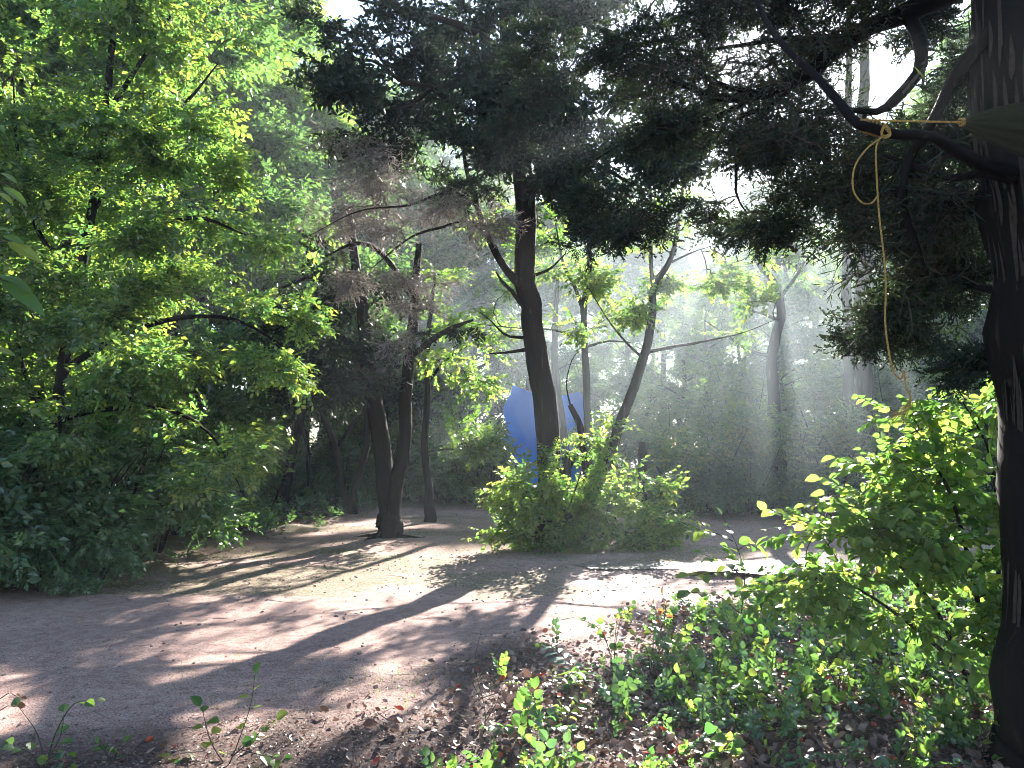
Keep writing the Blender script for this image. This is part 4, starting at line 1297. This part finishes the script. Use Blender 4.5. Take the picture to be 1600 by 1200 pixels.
# leafy low plants one can tell apart in the right foreground
LOW = [((960, 1010, 5.6), 0.32, "yellow-green leafy seedling cluster nearest the blue-green fern"),
       ((1020, 1030, 5.5), 0.30, "bright seedling cluster in front of the orange-leaved sprig"),
       ((1085, 1050, 5.4), 0.26, "yellow-green seedling in the middle of the right foreground plants"),
       ((1140, 1100, 4.9), 0.26, "bright round-leaved seedling above the red fallen leaves"),
       ((1185, 1110, 4.8), 0.22, "low bright seedling right of the one above the red leaves"),
       ((1270, 1040, 5.3), 0.34, "yellow-green seedling below the big-leaved bush, its left end"),
       ((1310, 1075, 5.0), 0.26, "bright seedling left of the strap-leaved clumps"),
       ((1490, 1150, 4.3), 0.24, "round-leaved bright seedling beside the foot of the right trunk"),
       ((1530, 1170, 4.1), 0.2, "small round-leaved seedling in the bottom right corner by the trunk"),
       ((1440, 1180, 4.1), 0.16, "low seedling in front of the pale bent stick"),
       ((1130, 1190, 4.0), 0.14, "single large round-leaved seedling at the bottom edge right of centre"),
       ((880, 1130, 4.6), 0.16, "small yellow-leaved seedling alone in the litter near the bottom centre")]
for i, (b, h, lab) in enumerate(LOW):
    px, py, d = b
    hp = h * F / d
    rr = np.random.default_rng(200 + i)
    st = []
    for k in range(5 if h > 0.2 else 3):
        a, e = rr.uniform(-0.9, 0.9), rr.uniform(0.5, 1.0)
        st.append([(px + rr.uniform(-6, 6), py + 4, d), (px + a * hp * 0.35, py - hp * 0.5 * e, d + rr.uniform(-0.1, 0.1)), (px + a * hp * 0.95, py - hp * e, d + rr.uniform(-0.2, 0.2))])
    sapling("seedling", lab, "seedling", st, 0.05 if i not in (10,) else 0.075, 7, 'bright', 0.46, 300 + i, start=0.3, tilt=0.6, group="seedlings of the right foreground", r0=0.0028)

# leaves hanging in from the left edge, close to the lens
def near_leaves():
    rng = np.random.default_rng(5)
    o = bpy.data.objects.new("leafy_branch", None)
    COL.objects.link(o)
    o["label"] = "close leafy branch tips with large pointed leaves poking in at the left edge"
    o["category"] = "branch"
    b = P(-420, 260, 2.8)
    o.location = b
    st = [([(-420, 260, 2.8), (-200, 330, 2.75), (-60, 370, 2.7), (40, 380, 2.7)], [0.012, 0.008, 0.005, 0.002]),
          ([(-200, 330, 2.75), (-120, 300, 2.7), (-30, 290, 2.7), (20, 285, 2.7)], [0.007, 0.005, 0.003, 0.0015]),
          ([(-200, 330, 2.75), (-120, 400, 2.65), (-30, 430, 2.6), (15, 440, 2.6)], [0.007, 0.005, 0.003, 0.0015])]
    paths = [(np.array([P(*q) for q in a]) - b, r) for a, r in st]
    obj("stem", stem_mesh("near_stem", paths, [M['twig']], 8, 0.03, 0.04, rng), o)
    LV = [((5, 292), (60, 322), 0.10), ((0, 270), (40, 282), 0.08), ((-5, 300), (35, 318), 0.09), ((0, 195), (8, 205), 0.05), ((12, 378), (85, 412), 0.12), ((5, 368), (50, 378), 0.1), ((-10, 360), (30, 350), 0.1),
          ((0, 436), (105, 502), 0.2), ((5, 432), (70, 455), 0.14), ((-10, 430), (45, 436), 0.1), ((-10, 545), (35, 550), 0.1)]
    Bs = np.array([P(a[0], a[1], 2.6) for a, c, l in LV]) - b
    Es = np.array([P(c[0], c[1], 2.55) for a, c, l in LV]) - b
    D = Es - Bs
    obj("leaves", make_mesh("near_leaves", [place_leaves(Bs, D, np.array([0.1, -0.5, 0.8]) + rng.normal(0, 0.2, D.shape), np.linalg.norm(D, axis=1) * 0.68, 0.15, rng)], [M['bright']]), o)


near_leaves()

# ------------------------------------------------------------------ ground litter
def litter():
    rng = np.random.default_rng(88)
    mat = leaf_mat("fallen_leaf", [(0, (0.07, 0.04, 0.03)), (0.5, (0.17, 0.105, 0.08)), (0.85, (0.30, 0.21, 0.17)), (0.95, (0.14, 0.06, 0.035)), (0.97, (0.30, 0.03, 0.02)), (1, (0.34, 0.06, 0.02))],
                   [(0, (0.05, 0.03, 0.02)), (0.93, (0.12, 0.07, 0.05)), (1, (0.4, 0.04, 0.02))], 0.2, 0.38, 0.5)

    def scatter(n, x0, x1, y0, y1, dens, smin, smax, hi, w, lift, curl=0.35):
        x = rng.uniform(x0, x1, n)
        y = rng.uniform(y0, y1, n)
        k = rng.uniform(0, 1, n) < dens(x, y)
        x, y = x[k], y[k]
        m = len(x)
        z = height(x, y) + rng.uniform(0.002, lift, m)
        a = rng.uniform(0, 6.28, m)
        D = np.stack([np.cos(a), np.sin(a), rng.normal(0, curl * 0.6, m)], -1)
        U = np.array([0, 0, 1.0]) + rng.normal(0, curl, (m, 3))
        return place_leaves(np.stack([x, y, z], -1), D, U, rng.uniform(smin, smax, m), w, rng, 0, hi, -0.15)
    def dl(x, y):
        right = sstep(-1.2, 1.0, x - 0.25 * (y - 5))
        return z_litter(x, y) * (0.05 + 0.95 * right)
    ch = [scatter(48000, -3.5, 5.5, 3.2, 10.5, dl, 0.02, 0.066, True, 0.33, 0.05, 0.7),
          scatter(420, -3.5, 5.5, 3.2, 10.0, dl, 0.05, 0.09, True, 0.42, 0.07, 0.8),
          scatter(90000, -4.5, 3.5, 3.2, 8.5, lambda x, y: z_litter(x, y) * 0.9, 0.008, 0.024, False, 0.3, 0.010, 0.5),
          scatter(24000, -11, 12, 6.5, 26, lambda x, y: z_wood(x, y), 0.05, 0.10, False, 0.3, 0.03),
          scatter(9000, -7, 7, 4, 21, lambda x, y: 0.04 + 0.5 * np.exp(-(((x - 0.9) / 1.9) ** 2 + ((y - 11.4) / 0.9) ** 2)) + 0.12 * (y > 10) * (x < 0), 0.02, 0.06, False, 0.3, 0.012)]
    obj("leaf_litter", make_mesh("leaf_litter", ch, [mat]), kind="stuff", label="fallen brown and red leaves and bark chips on the ground")


litter()


def clods():
    rng = np.random.default_rng(90)
    t = (1 + 5 ** 0.5) / 2
    iv = norm(np.array([[-1, t, 0], [1, t, 0], [-1, -t, 0], [1, -t, 0], [0, -1, t], [0, 1, t], [0, -1, -t], [0, 1, -t], [t, 0, -1], [t, 0, 1], [-t, 0, -1], [-t, 0, 1]], float))
    fi = np.array([[0, 11, 5], [0, 5, 1], [0, 1, 7], [0, 7, 10], [0, 10, 11], [1, 5, 9], [5, 11, 4], [11, 10, 2], [10, 7, 6], [7, 1, 8], [3, 9, 4], [3, 4, 2], [3, 2, 6], [3, 6, 8], [3, 8, 9], [4, 9, 5], [2, 4, 11], [6, 2, 10], [8, 6, 7], [9, 8, 1]])
    n = 42000
    x, y = rng.uniform(-8, 7, n), rng.uniform(4, 19, n)
    dens = 0.22 + 0.9 * np.exp(-(((x - 1.6) / 2.2) ** 2 + ((y - 9.9) / 1.0) ** 2)) + 0.5 * np.exp(-(((x + 1.5) / 2.5) ** 2 + ((y - 10.8) / 1.0) ** 2))
    k = rng.uniform(0, 1, n) < dens
    x, y = x[k], y[k]
    m = len(x)
    s = 0.0025 + 0.015 * rng.uniform(0, 1, m) ** 5
    c = np.stack([x, y, height(x, y) + s * 0.3], -1)
    v = c[:, None] + iv[None] * s[:, None, None] * rng.uniform(0.6, 1.35, (m, 12, 1)) * np.array([1, 1, 0.65])
    f = (fi[None] + (np.arange(m) * 12)[:, None, None]).reshape(-1, 3)
    obj("clods", make_mesh("clods", [(v.reshape(-1, 3), f, 0, None)], [plain_mat("clod", (0.19, 0.15, 0.135))]), kind="stuff", label="small clods and pebbles scattered on the dirt track")
    # dead twig bits
    n = 1500
    x, y = rng.uniform(-4, 5, n), rng.uniform(3.5, 12, n)
    k = rng.uniform(0, 1, n) < z_litter(x, y) * 0.8 + 0.04
    x, y = x[k], y[k]
    a = rng.uniform(0, 6.28, len(x))
    L = rng.uniform(0.04, 0.28, len(x))
    b = a + rng.normal(0, 0.3, len(x))
    z = height(x, y) + rng.uniform(0.004, 0.04, len(x))
    p1 = np.stack([x, y, z], -1)
    p2 = p1 + np.stack([np.cos(a), np.sin(a), rng.normal(0, 0.1, len(x))], -1) * L[:, None] * 0.5
    p3 = p2 + np.stack([np.cos(b), np.sin(b), rng.normal(0, 0.1, len(x))], -1) * L[:, None] * 0.5
    pts = np.stack([p1, p2, p3], 1)
    v, q, t = tubes(pts, np.tile([0.003, 0.0025, 0.001], (len(x), 1)) * rng.uniform(0.5, 1.3, (len(x), 1)), 4)
    obj("twig_litter", make_mesh("twig_litter", [(v, q, 0, t)], [M['gtwig']]), kind="stuff", label="small dead twigs lying in the fallen leaves")


clods()


def ground_cover():
    rng = np.random.default_rng(91)
    n = 2600
    x, y = rng.uniform(-0.4, 6, n), rng.uniform(3.7, 9.8, n)
    k = rng.uniform(0, 1, n) < z_litter(x, y) * sstep(-0.4, 1.8, x - 0.3 * (y - 5)) * (0.25 + 0.75 * sstep(-0.1, 0.5, fbm(x * 1.3, y * 1.3, 3, 61)))
    x, y = x[k], y[k]
    m = len(x)
    pos = np.stack([x, y, height(x, y)], -1)
    h = rng.uniform(0.07, 0.25, m)
    d = np.array([0, 0, 1.0]) + rng.normal(0, 0.4, (m, 3))
    ch = sprays('leafhi', pos, d, rng.normal(0, 1, (m, 3)) + [0, -0.5, 0.2], h, rng)
    d2 = rng.normal(0, 1, (m, 3))
    d2[:, 2] = 0.35
    ch += sprays('leafhi', pos + [0, 0, 0.05], d2, np.array([0, 0, 1.0]) + rng.normal(0, 0.4, (m, 3)), h * 0.9, rng)
    ch = [(a, b, 2 if (c == 0 and (i // 2) % 3) else c, d) for i, (a, b, c, d) in enumerate(ch)]
    obj("ground_cover", make_mesh("ground_cover", ch, [M['bright'], M['twig'], M['deep']]), kind="stuff", label="low leafy ground cover among the fallen leaves at bottom right")
    # low growth on the woodland floor
    n = 5200
    x, y = rng.uniform(-12, 14, n), rng.uniform(7, 27, n)
    k = rng.uniform(0, 1, n) < z_wood(x, y) * 0.8
    x, y = x[k], y[k]
    m = len(x)
    d = rng.normal(0, 0.7, (m, 3))
    d[:, 2] = 0.7
    ch = sprays('leaf', np.stack([x, y, height(x, y)], -1), d, np.array([0, 0, 1.0]) + rng.normal(0, 0.5, (m, 3)), rng.uniform(0.2, 0.45, m), rng)
    obj("woodland_undergrowth", make_mesh("undergrowth", ch, [M['deep'], M['twig']]), kind="stuff", label="low dark undergrowth on the floor of the wood round the clearing")
    # grass
    n = 26000
    x, y = rng.uniform(-8, 6, n), rng.uniform(4.5, 19, n)
    dn = sstep(0.35, 0.9, fbm(x * 0.9, y * 0.9, 3, 71) + 0.6 * np.exp(-((y - 11.6 + 0.15 * x) / 1.0) ** 2) + 0.5 * np.exp(-(((x + 5.3) / 1.2) ** 2 + ((y - 8.4) / 0.5) ** 2)) - 0.5 * (y > 13)) * (1 - z_wood(x, y) * 0.6)
    dn = dn * (1 - 0.9 * np.exp(-((y - 8.0 - 0.42 * x) / 1.1) ** 2))
    k = rng.uniform(0, 1, n) < dn
    x, y = x[k], y[k]
    m = len(x)
    h = rng.uniform(0.015, 0.06, m) * (1 + 1.2 * (rng.uniform(0, 1, m) < 0.08))
    a = rng.uniform(0, 6.28, m)
    c = np.stack([x, y, height(x, y) - 0.002], -1)
    sd = np.stack([np.cos(a), np.sin(a), 0 * a], -1) * 0.0022
    tip = c + np.stack([rng.normal(0, 0.5, m) * h, rng.normal(0, 0.5, m) * h, h], -1)
    V = np.stack([c - sd, c + sd, tip], 1).reshape(-1, 3)
    obj("grass", make_mesh("grass", [(V, np.arange(m * 3).reshape(-1, 3), 0, np.repeat(rng.uniform(0, 1, m), 3))], [M['green']]), kind="stuff", label="sparse short grass growing on the dirt of the clearing")


ground_cover()

# ------------------------------------------------------------------ rope, hammock and tarp
def rope_mat():
    m, nt, out = new_mat("yellow_rope")
    tc = N(nt, "ShaderNodeTexCoord")
    n1 = N(nt, "ShaderNodeTexNoise")
    n1.inputs["Scale"].default_value = 90
    nt.links.new(tc.outputs["Object"], n1.inputs[0])
    p = N(nt, "ShaderNodeBsdfPrincipled")
    nt.links.new(ramp(nt, [(0.3, (0.18, 0.115, 0.035)), (0.7, (0.32, 0.22, 0.075))], n1.outputs[0]), p.inputs["Base Color"])
    p.inputs["Roughness"].default_value = 0.85
    p.inputs["Specular IOR Level"].default_value = 0.08
    nt.links.new(p.outputs[0], out.inputs[0])
    return m


def rope_chunks(pts, r, rng, strands=3, pitch=0.035):
    pts = np.asarray(pts)
    L = np.sum(np.linalg.norm(np.diff(pts, axis=0), axis=1))
    n = max(8, int(L / 0.006))
    p, _ = spline(pts, np.ones(len(pts)), n)
    s = np.linspace(0, L, n)
    t, u, v = frames(p[None])
    ch = []
    for k in range(strands):
        a = 2 * math.pi * (s / pitch + k / strands)
        q = p + (u[0] * np.cos(a)[:, None] + v[0] * np.sin(a)[:, None]) * r * 0.52
        vv, f, tt = tubes(q[None], np.full((1, n), r * 0.55), 5)
        ch.append((vv, f, 0, tt))
    return ch


def rope():
    rng = np.random.default_rng(3)
    m = rope_mat()
    o = bpy.data.objects.new("rope", None)
    COL.objects.link(o)
    b = P(1368, 202, 3.38)
    o.location = b
    o["label"] = "frayed yellow rope tied round a cedar limb, its end hanging down beside the right trunk"
    o["category"] = "rope"

    def path(l):
        return np.array([P(*q) for q in l]) - b
    obj("taut_line", make_mesh("rope_line", rope_chunks(path([(1344, 187, 3.34), (1400, 189, 3.33), (1450, 190, 3.3), (1504, 191, 3.25)]), 0.0048, rng), [m], True), o)
    # windings round the limb
    ch = []
    for k in range(5):
        c = P(1352 + 6 * k, 197 + 1.6 * k, 3.42) - b
        a = np.linspace(0, 2 * math.pi, 13)
        ring = np.stack([0.006 * np.sin(a * 0.5), 0.031 * np.cos(a), 0.031 * np.sin(a)], -1) + c
        ch += rope_chunks(ring, 0.0045, rng)
    obj("winding", make_mesh("rope_winding", ch, [m], True), o)
    ch = []
    a = np.linspace(0, 4.5 * math.pi, 30)
    kn = np.stack([0.018 * np.cos(a), -0.03 + 0.008 * np.sin(2 * a), 0.022 * np.sin(a) - 0.004 * a / 3], -1) + (P(1379, 207, 3.36) - b)
    ch += rope_chunks(kn, 0.005, rng)
    obj("knot", make_mesh("rope_knot", ch, [m], True), o)
    obj("loop", make_mesh("rope_loop", rope_chunks(path([(1372, 218, 3.34), (1352, 235, 3.33), (1335, 262, 3.32), (1333, 295, 3.32), (1345, 315, 3.32), (1360, 318, 3.32), (1372, 306, 3.33)]), 0.0042, rng), [m], True), o)
    obj("hanging_line", make_mesh("rope_hang", rope_chunks(path([(1378, 212, 3.34), (1369, 230, 3.34), (1370, 280, 3.34), (1374, 340, 3.34), (1381, 400, 3.34), (1384, 450, 3.35), (1383, 500, 3.36), (1388, 545, 3.37), (1396, 580, 3.38), (1408, 592, 3.38),
                                                                 (1412, 580, 3.38), (1415, 600, 3.38), (1423, 622, 3.38)]), 0.0042, rng), [m], True), o)
    ch = []
    for k in range(26):
        e = (1402 + rng.uniform(-18, 18), 655 + rng.uniform(-14, 12), 3.38 + rng.normal(0, 0.02))
        pp = path([(1423, 622, 3.38), (1418 + rng.normal(0, 5), 636, 3.38), e])
        q, _ = spline(pp, np.ones(3), 8)
        v, f, t = tubes(q[None], np.full((1, 8), 0.0012), 3)
        ch.append((v, f, 0, t))
    obj("frayed_end", make_mesh("rope_fray", ch, [m]), o)


rope()


def hammock():
    m, nt, out = new_mat("olive_cloth")
    tc = N(nt, "ShaderNodeTexCoord")
    w = N(nt, "ShaderNodeTexWave")
    w.inputs["Scale"].default_value = 130
    nt.links.new(tc.outputs["Object"], w.inputs[0])
    p = N(nt, "ShaderNodeBsdfPrincipled")
    nt.links.new(ramp(nt, [(0, (0.009, 0.011, 0.006)), (1, (0.015, 0.017, 0.008))], w.outputs[0]), p.inputs["Base Color"])
    p.inputs["Roughness"].default_value = 0.9
    p.inputs["Specular IOR Level"].default_value = 0.04
    nt.links.new(p.outputs[0], out.inputs[0])
    a0 = P(1502, 191, 3.25)
    n, k = 40, 64
    s = np.linspace(0, 1, n)
    L = 2.9
    wdt = 0.012 + 0.30 * np.sin(np.pi * s) ** 0.75
    V = []
    for i in range(n):
        ph = np.linspace(-math.pi * 0.5, math.pi * 1.5, k, endpoint=False)
        fold = 1 + 0.10 * (1 - math.sin(math.pi * s[i])) * np.sin(ph * 11) + 0.03 * np.sin(ph * 7 + 3 * s[i])
        c = a0 + np.array([L * s[i], -0.25 * s[i], -0.30 * math.sin(math.pi * s[i]) * 0.5 + 0.02 * s[i]])
        V.append(np.stack([np.zeros(k) + c[0], c[1] + wdt[i] * 0.8 * np.cos(ph) * fold, c[2] + wdt[i] * np.sin(ph) * 0.85 * fold], -1))
    V = np.concatenate(V)
    idx = np.arange(n * k).reshape(n, k)
    q = np.stack([idx[:-1], np.roll(idx[:-1], -1, 1), np.roll(idx[1:], -1, 1), idx[1:]], -1).reshape(-1, 4)
    o = bpy.data.objects.new("hammock", None)
    COL.objects.link(o)
    o.location = a0
    o["label"] = "dark olive hammock cloth gathered to a point at the rope, entering at the right edge"
    o["category"] = "hammock"
    obj("cloth", make_mesh("hammock_cloth", [(V - a0, q, 0, None)], [m], True), o)
    a = np.linspace(0, 6 * math.pi, 50)
    ring = np.stack([-0.008 + 0.02 * a / 18, 0.015 * np.cos(a), 0.015 * np.sin(a)], -1)
    obj("binding", make_mesh("hammock_binding", rope_chunks(ring, 0.004, RNG), [rope_mat()], True), o)


hammock()


def tarp():
    m, nt, out = new_mat("blue_tarp")
    d = N(nt, "ShaderNodeBsdfPrincipled")
    d.inputs["Base Color"].default_value = (0.08, 0.33, 0.80, 1)
    d.inputs["Roughness"].default_value = 0.8
    d.inputs["Specular IOR Level"].default_value = 0.05
    t = N(nt, "ShaderNodeBsdfTranslucent")
    t.inputs[0].default_value = (0.06, 0.36, 0.90, 1)
    mx = N(nt, "ShaderNodeMixShader")
    mx.inputs[0].default_value = 0.5
    nt.links.new(d.outputs[0], mx.inputs[1])
    nt.links.new(t.outputs[0], mx.inputs[2])
    nt.links.new(mx.outputs[0], out.inputs[0])
    A, Bc, C, D = P(806, 600, 24.6), P(900, 612, 24.0), P(925, 765, 22.8), P(780, 765, 22.8)
    n = 40
    u, v = np.meshgrid(np.linspace(0, 1, n), np.linspace(0, 1, n))
    u, v = u[..., None], v[..., None]
    G = (A * (1 - u) + Bc * u) * (1 - v) + (D * (1 - u) + C * u) * v
    G[..., 2] += (-0.35 * np.sin(np.pi * u) * np.sin(np.pi * v))[..., 0] - 0.07 * np.abs(np.sin(u * 14 + v * 3))[..., 0] * v[..., 0]
    G[..., 1] += 0.10 * np.sin(u * 17 - v * 5)[..., 0]
    G[..., 0] += (0.22 * np.sin(v * 4.5 + 0.5) * (1 - 2 * u) * -1.0 + 0.05 * np.sin(v * 19))[..., 0]
    G[..., 2] -= (0.25 * np.sin(np.pi * u) * (1 - v))[..., 0]
    V = G.reshape(-1, 3)
    i = np.arange(n * n).reshape(n, n)
    q = np.stack([i[:-1, :-1], i[:-1, 1:], i[1:, 1:], i[1:, :-1]], -1).reshape(-1, 4)
    V2 = V + [0, 0.006, 0.002]
    o = bpy.data.objects.new("tarp", None)
    COL.objects.link(o)
    o.location = (D[0], D[1], gz(D[0], D[1]))
    L = np.array(o.location)
    o["label"] = "bright blue tarp slung slanting in the haze behind the big central tree"
    o["category"] = "tarp"
    obj("sheet", make_mesh("tarp_sheet", [(V - L, q, 0, None), (V2 - L, q[:, ::-1], 0, None)], [m], True), o)
    ch = []
    for a, e in ((A, P(790, 540, 25.5)), (Bc, P(920, 570, 24.5))):
        q_, _ = spline(np.array([a, e]) - L, np.ones(2), 6)
        v_, f_, t_ = tubes(q_[None], np.full((1, 6), 0.006), 4)
        ch.append((v_, f_, 0, t_))
    obj("guy_line", make_mesh("tarp_line", ch, [M['gtwig']]), o)


tarp()


def smoke():
    m, nt, out = new_mat("drifting_smoke")
    v = N(nt, "ShaderNodeVolumePrincipled")
    v.inputs["Color"].default_value = (0.76, 0.90, 1.0, 1)
    v.inputs["Density"].default_value = 0.010
    v.inputs["Anisotropy"].default_value = 0.35
    nt.links.new(v.outputs[0], out.inputs["Volume"])
    import bmesh
    bm = bmesh.new()
    bmesh.ops.create_icosphere(bm, subdivisions=4, radius=1.0)
    for vt in bm.verts:
        c = vt.co
        c *= 1 + 0.12 * math.sin(c.x * 5 + 1) + 0.1 * math.sin(c.y * 6) + 0.08 * math.sin(c.z * 7)
        vt.co = Vector((c.x * 7.0, c.y * 5.0, c.z * 3.8))
    me = bpy.data.meshes.new("smoke")
    bm.to_mesh(me)
    bm.free()
    me.materials.append(m)
    obj("smoke", me, loc=(4.6, 18.0, 3.9), kind="stuff", label="pale smoke drifting in sunbeams behind the big central tree")


smoke()

# ------------------------------------------------------------------ air
def haze(x0, x1, y0, y1, z0, z1, dens):
    m, nt, out = new_mat("haze_air")
    v = N(nt, "ShaderNodeVolumePrincipled")
    v.inputs["Color"].default_value = (0.80, 0.90, 1.0, 1)
    v.inputs["Density"].default_value = dens
    v.inputs["Anisotropy"].default_value = 0.4
    nt.links.new(v.outputs[0], out.inputs["Volume"])
    V = np.array([[x, y, z] for x in (x0, x1) for y in (y0, y1) for z in (z0, z1)], float)
    f = np.array([[0, 1, 3, 2], [4, 6, 7, 5], [0, 4, 5, 1], [2, 3, 7, 6], [0, 2, 6, 4], [1, 5, 7, 3]])
    obj("haze", make_mesh("haze", [(V, f, 0, None)], [m]), kind="stuff", label="thin smoky morning haze filling the clearing")


haze(-262, 262, -70, 268, -1.6, 21.0, 0.0014)
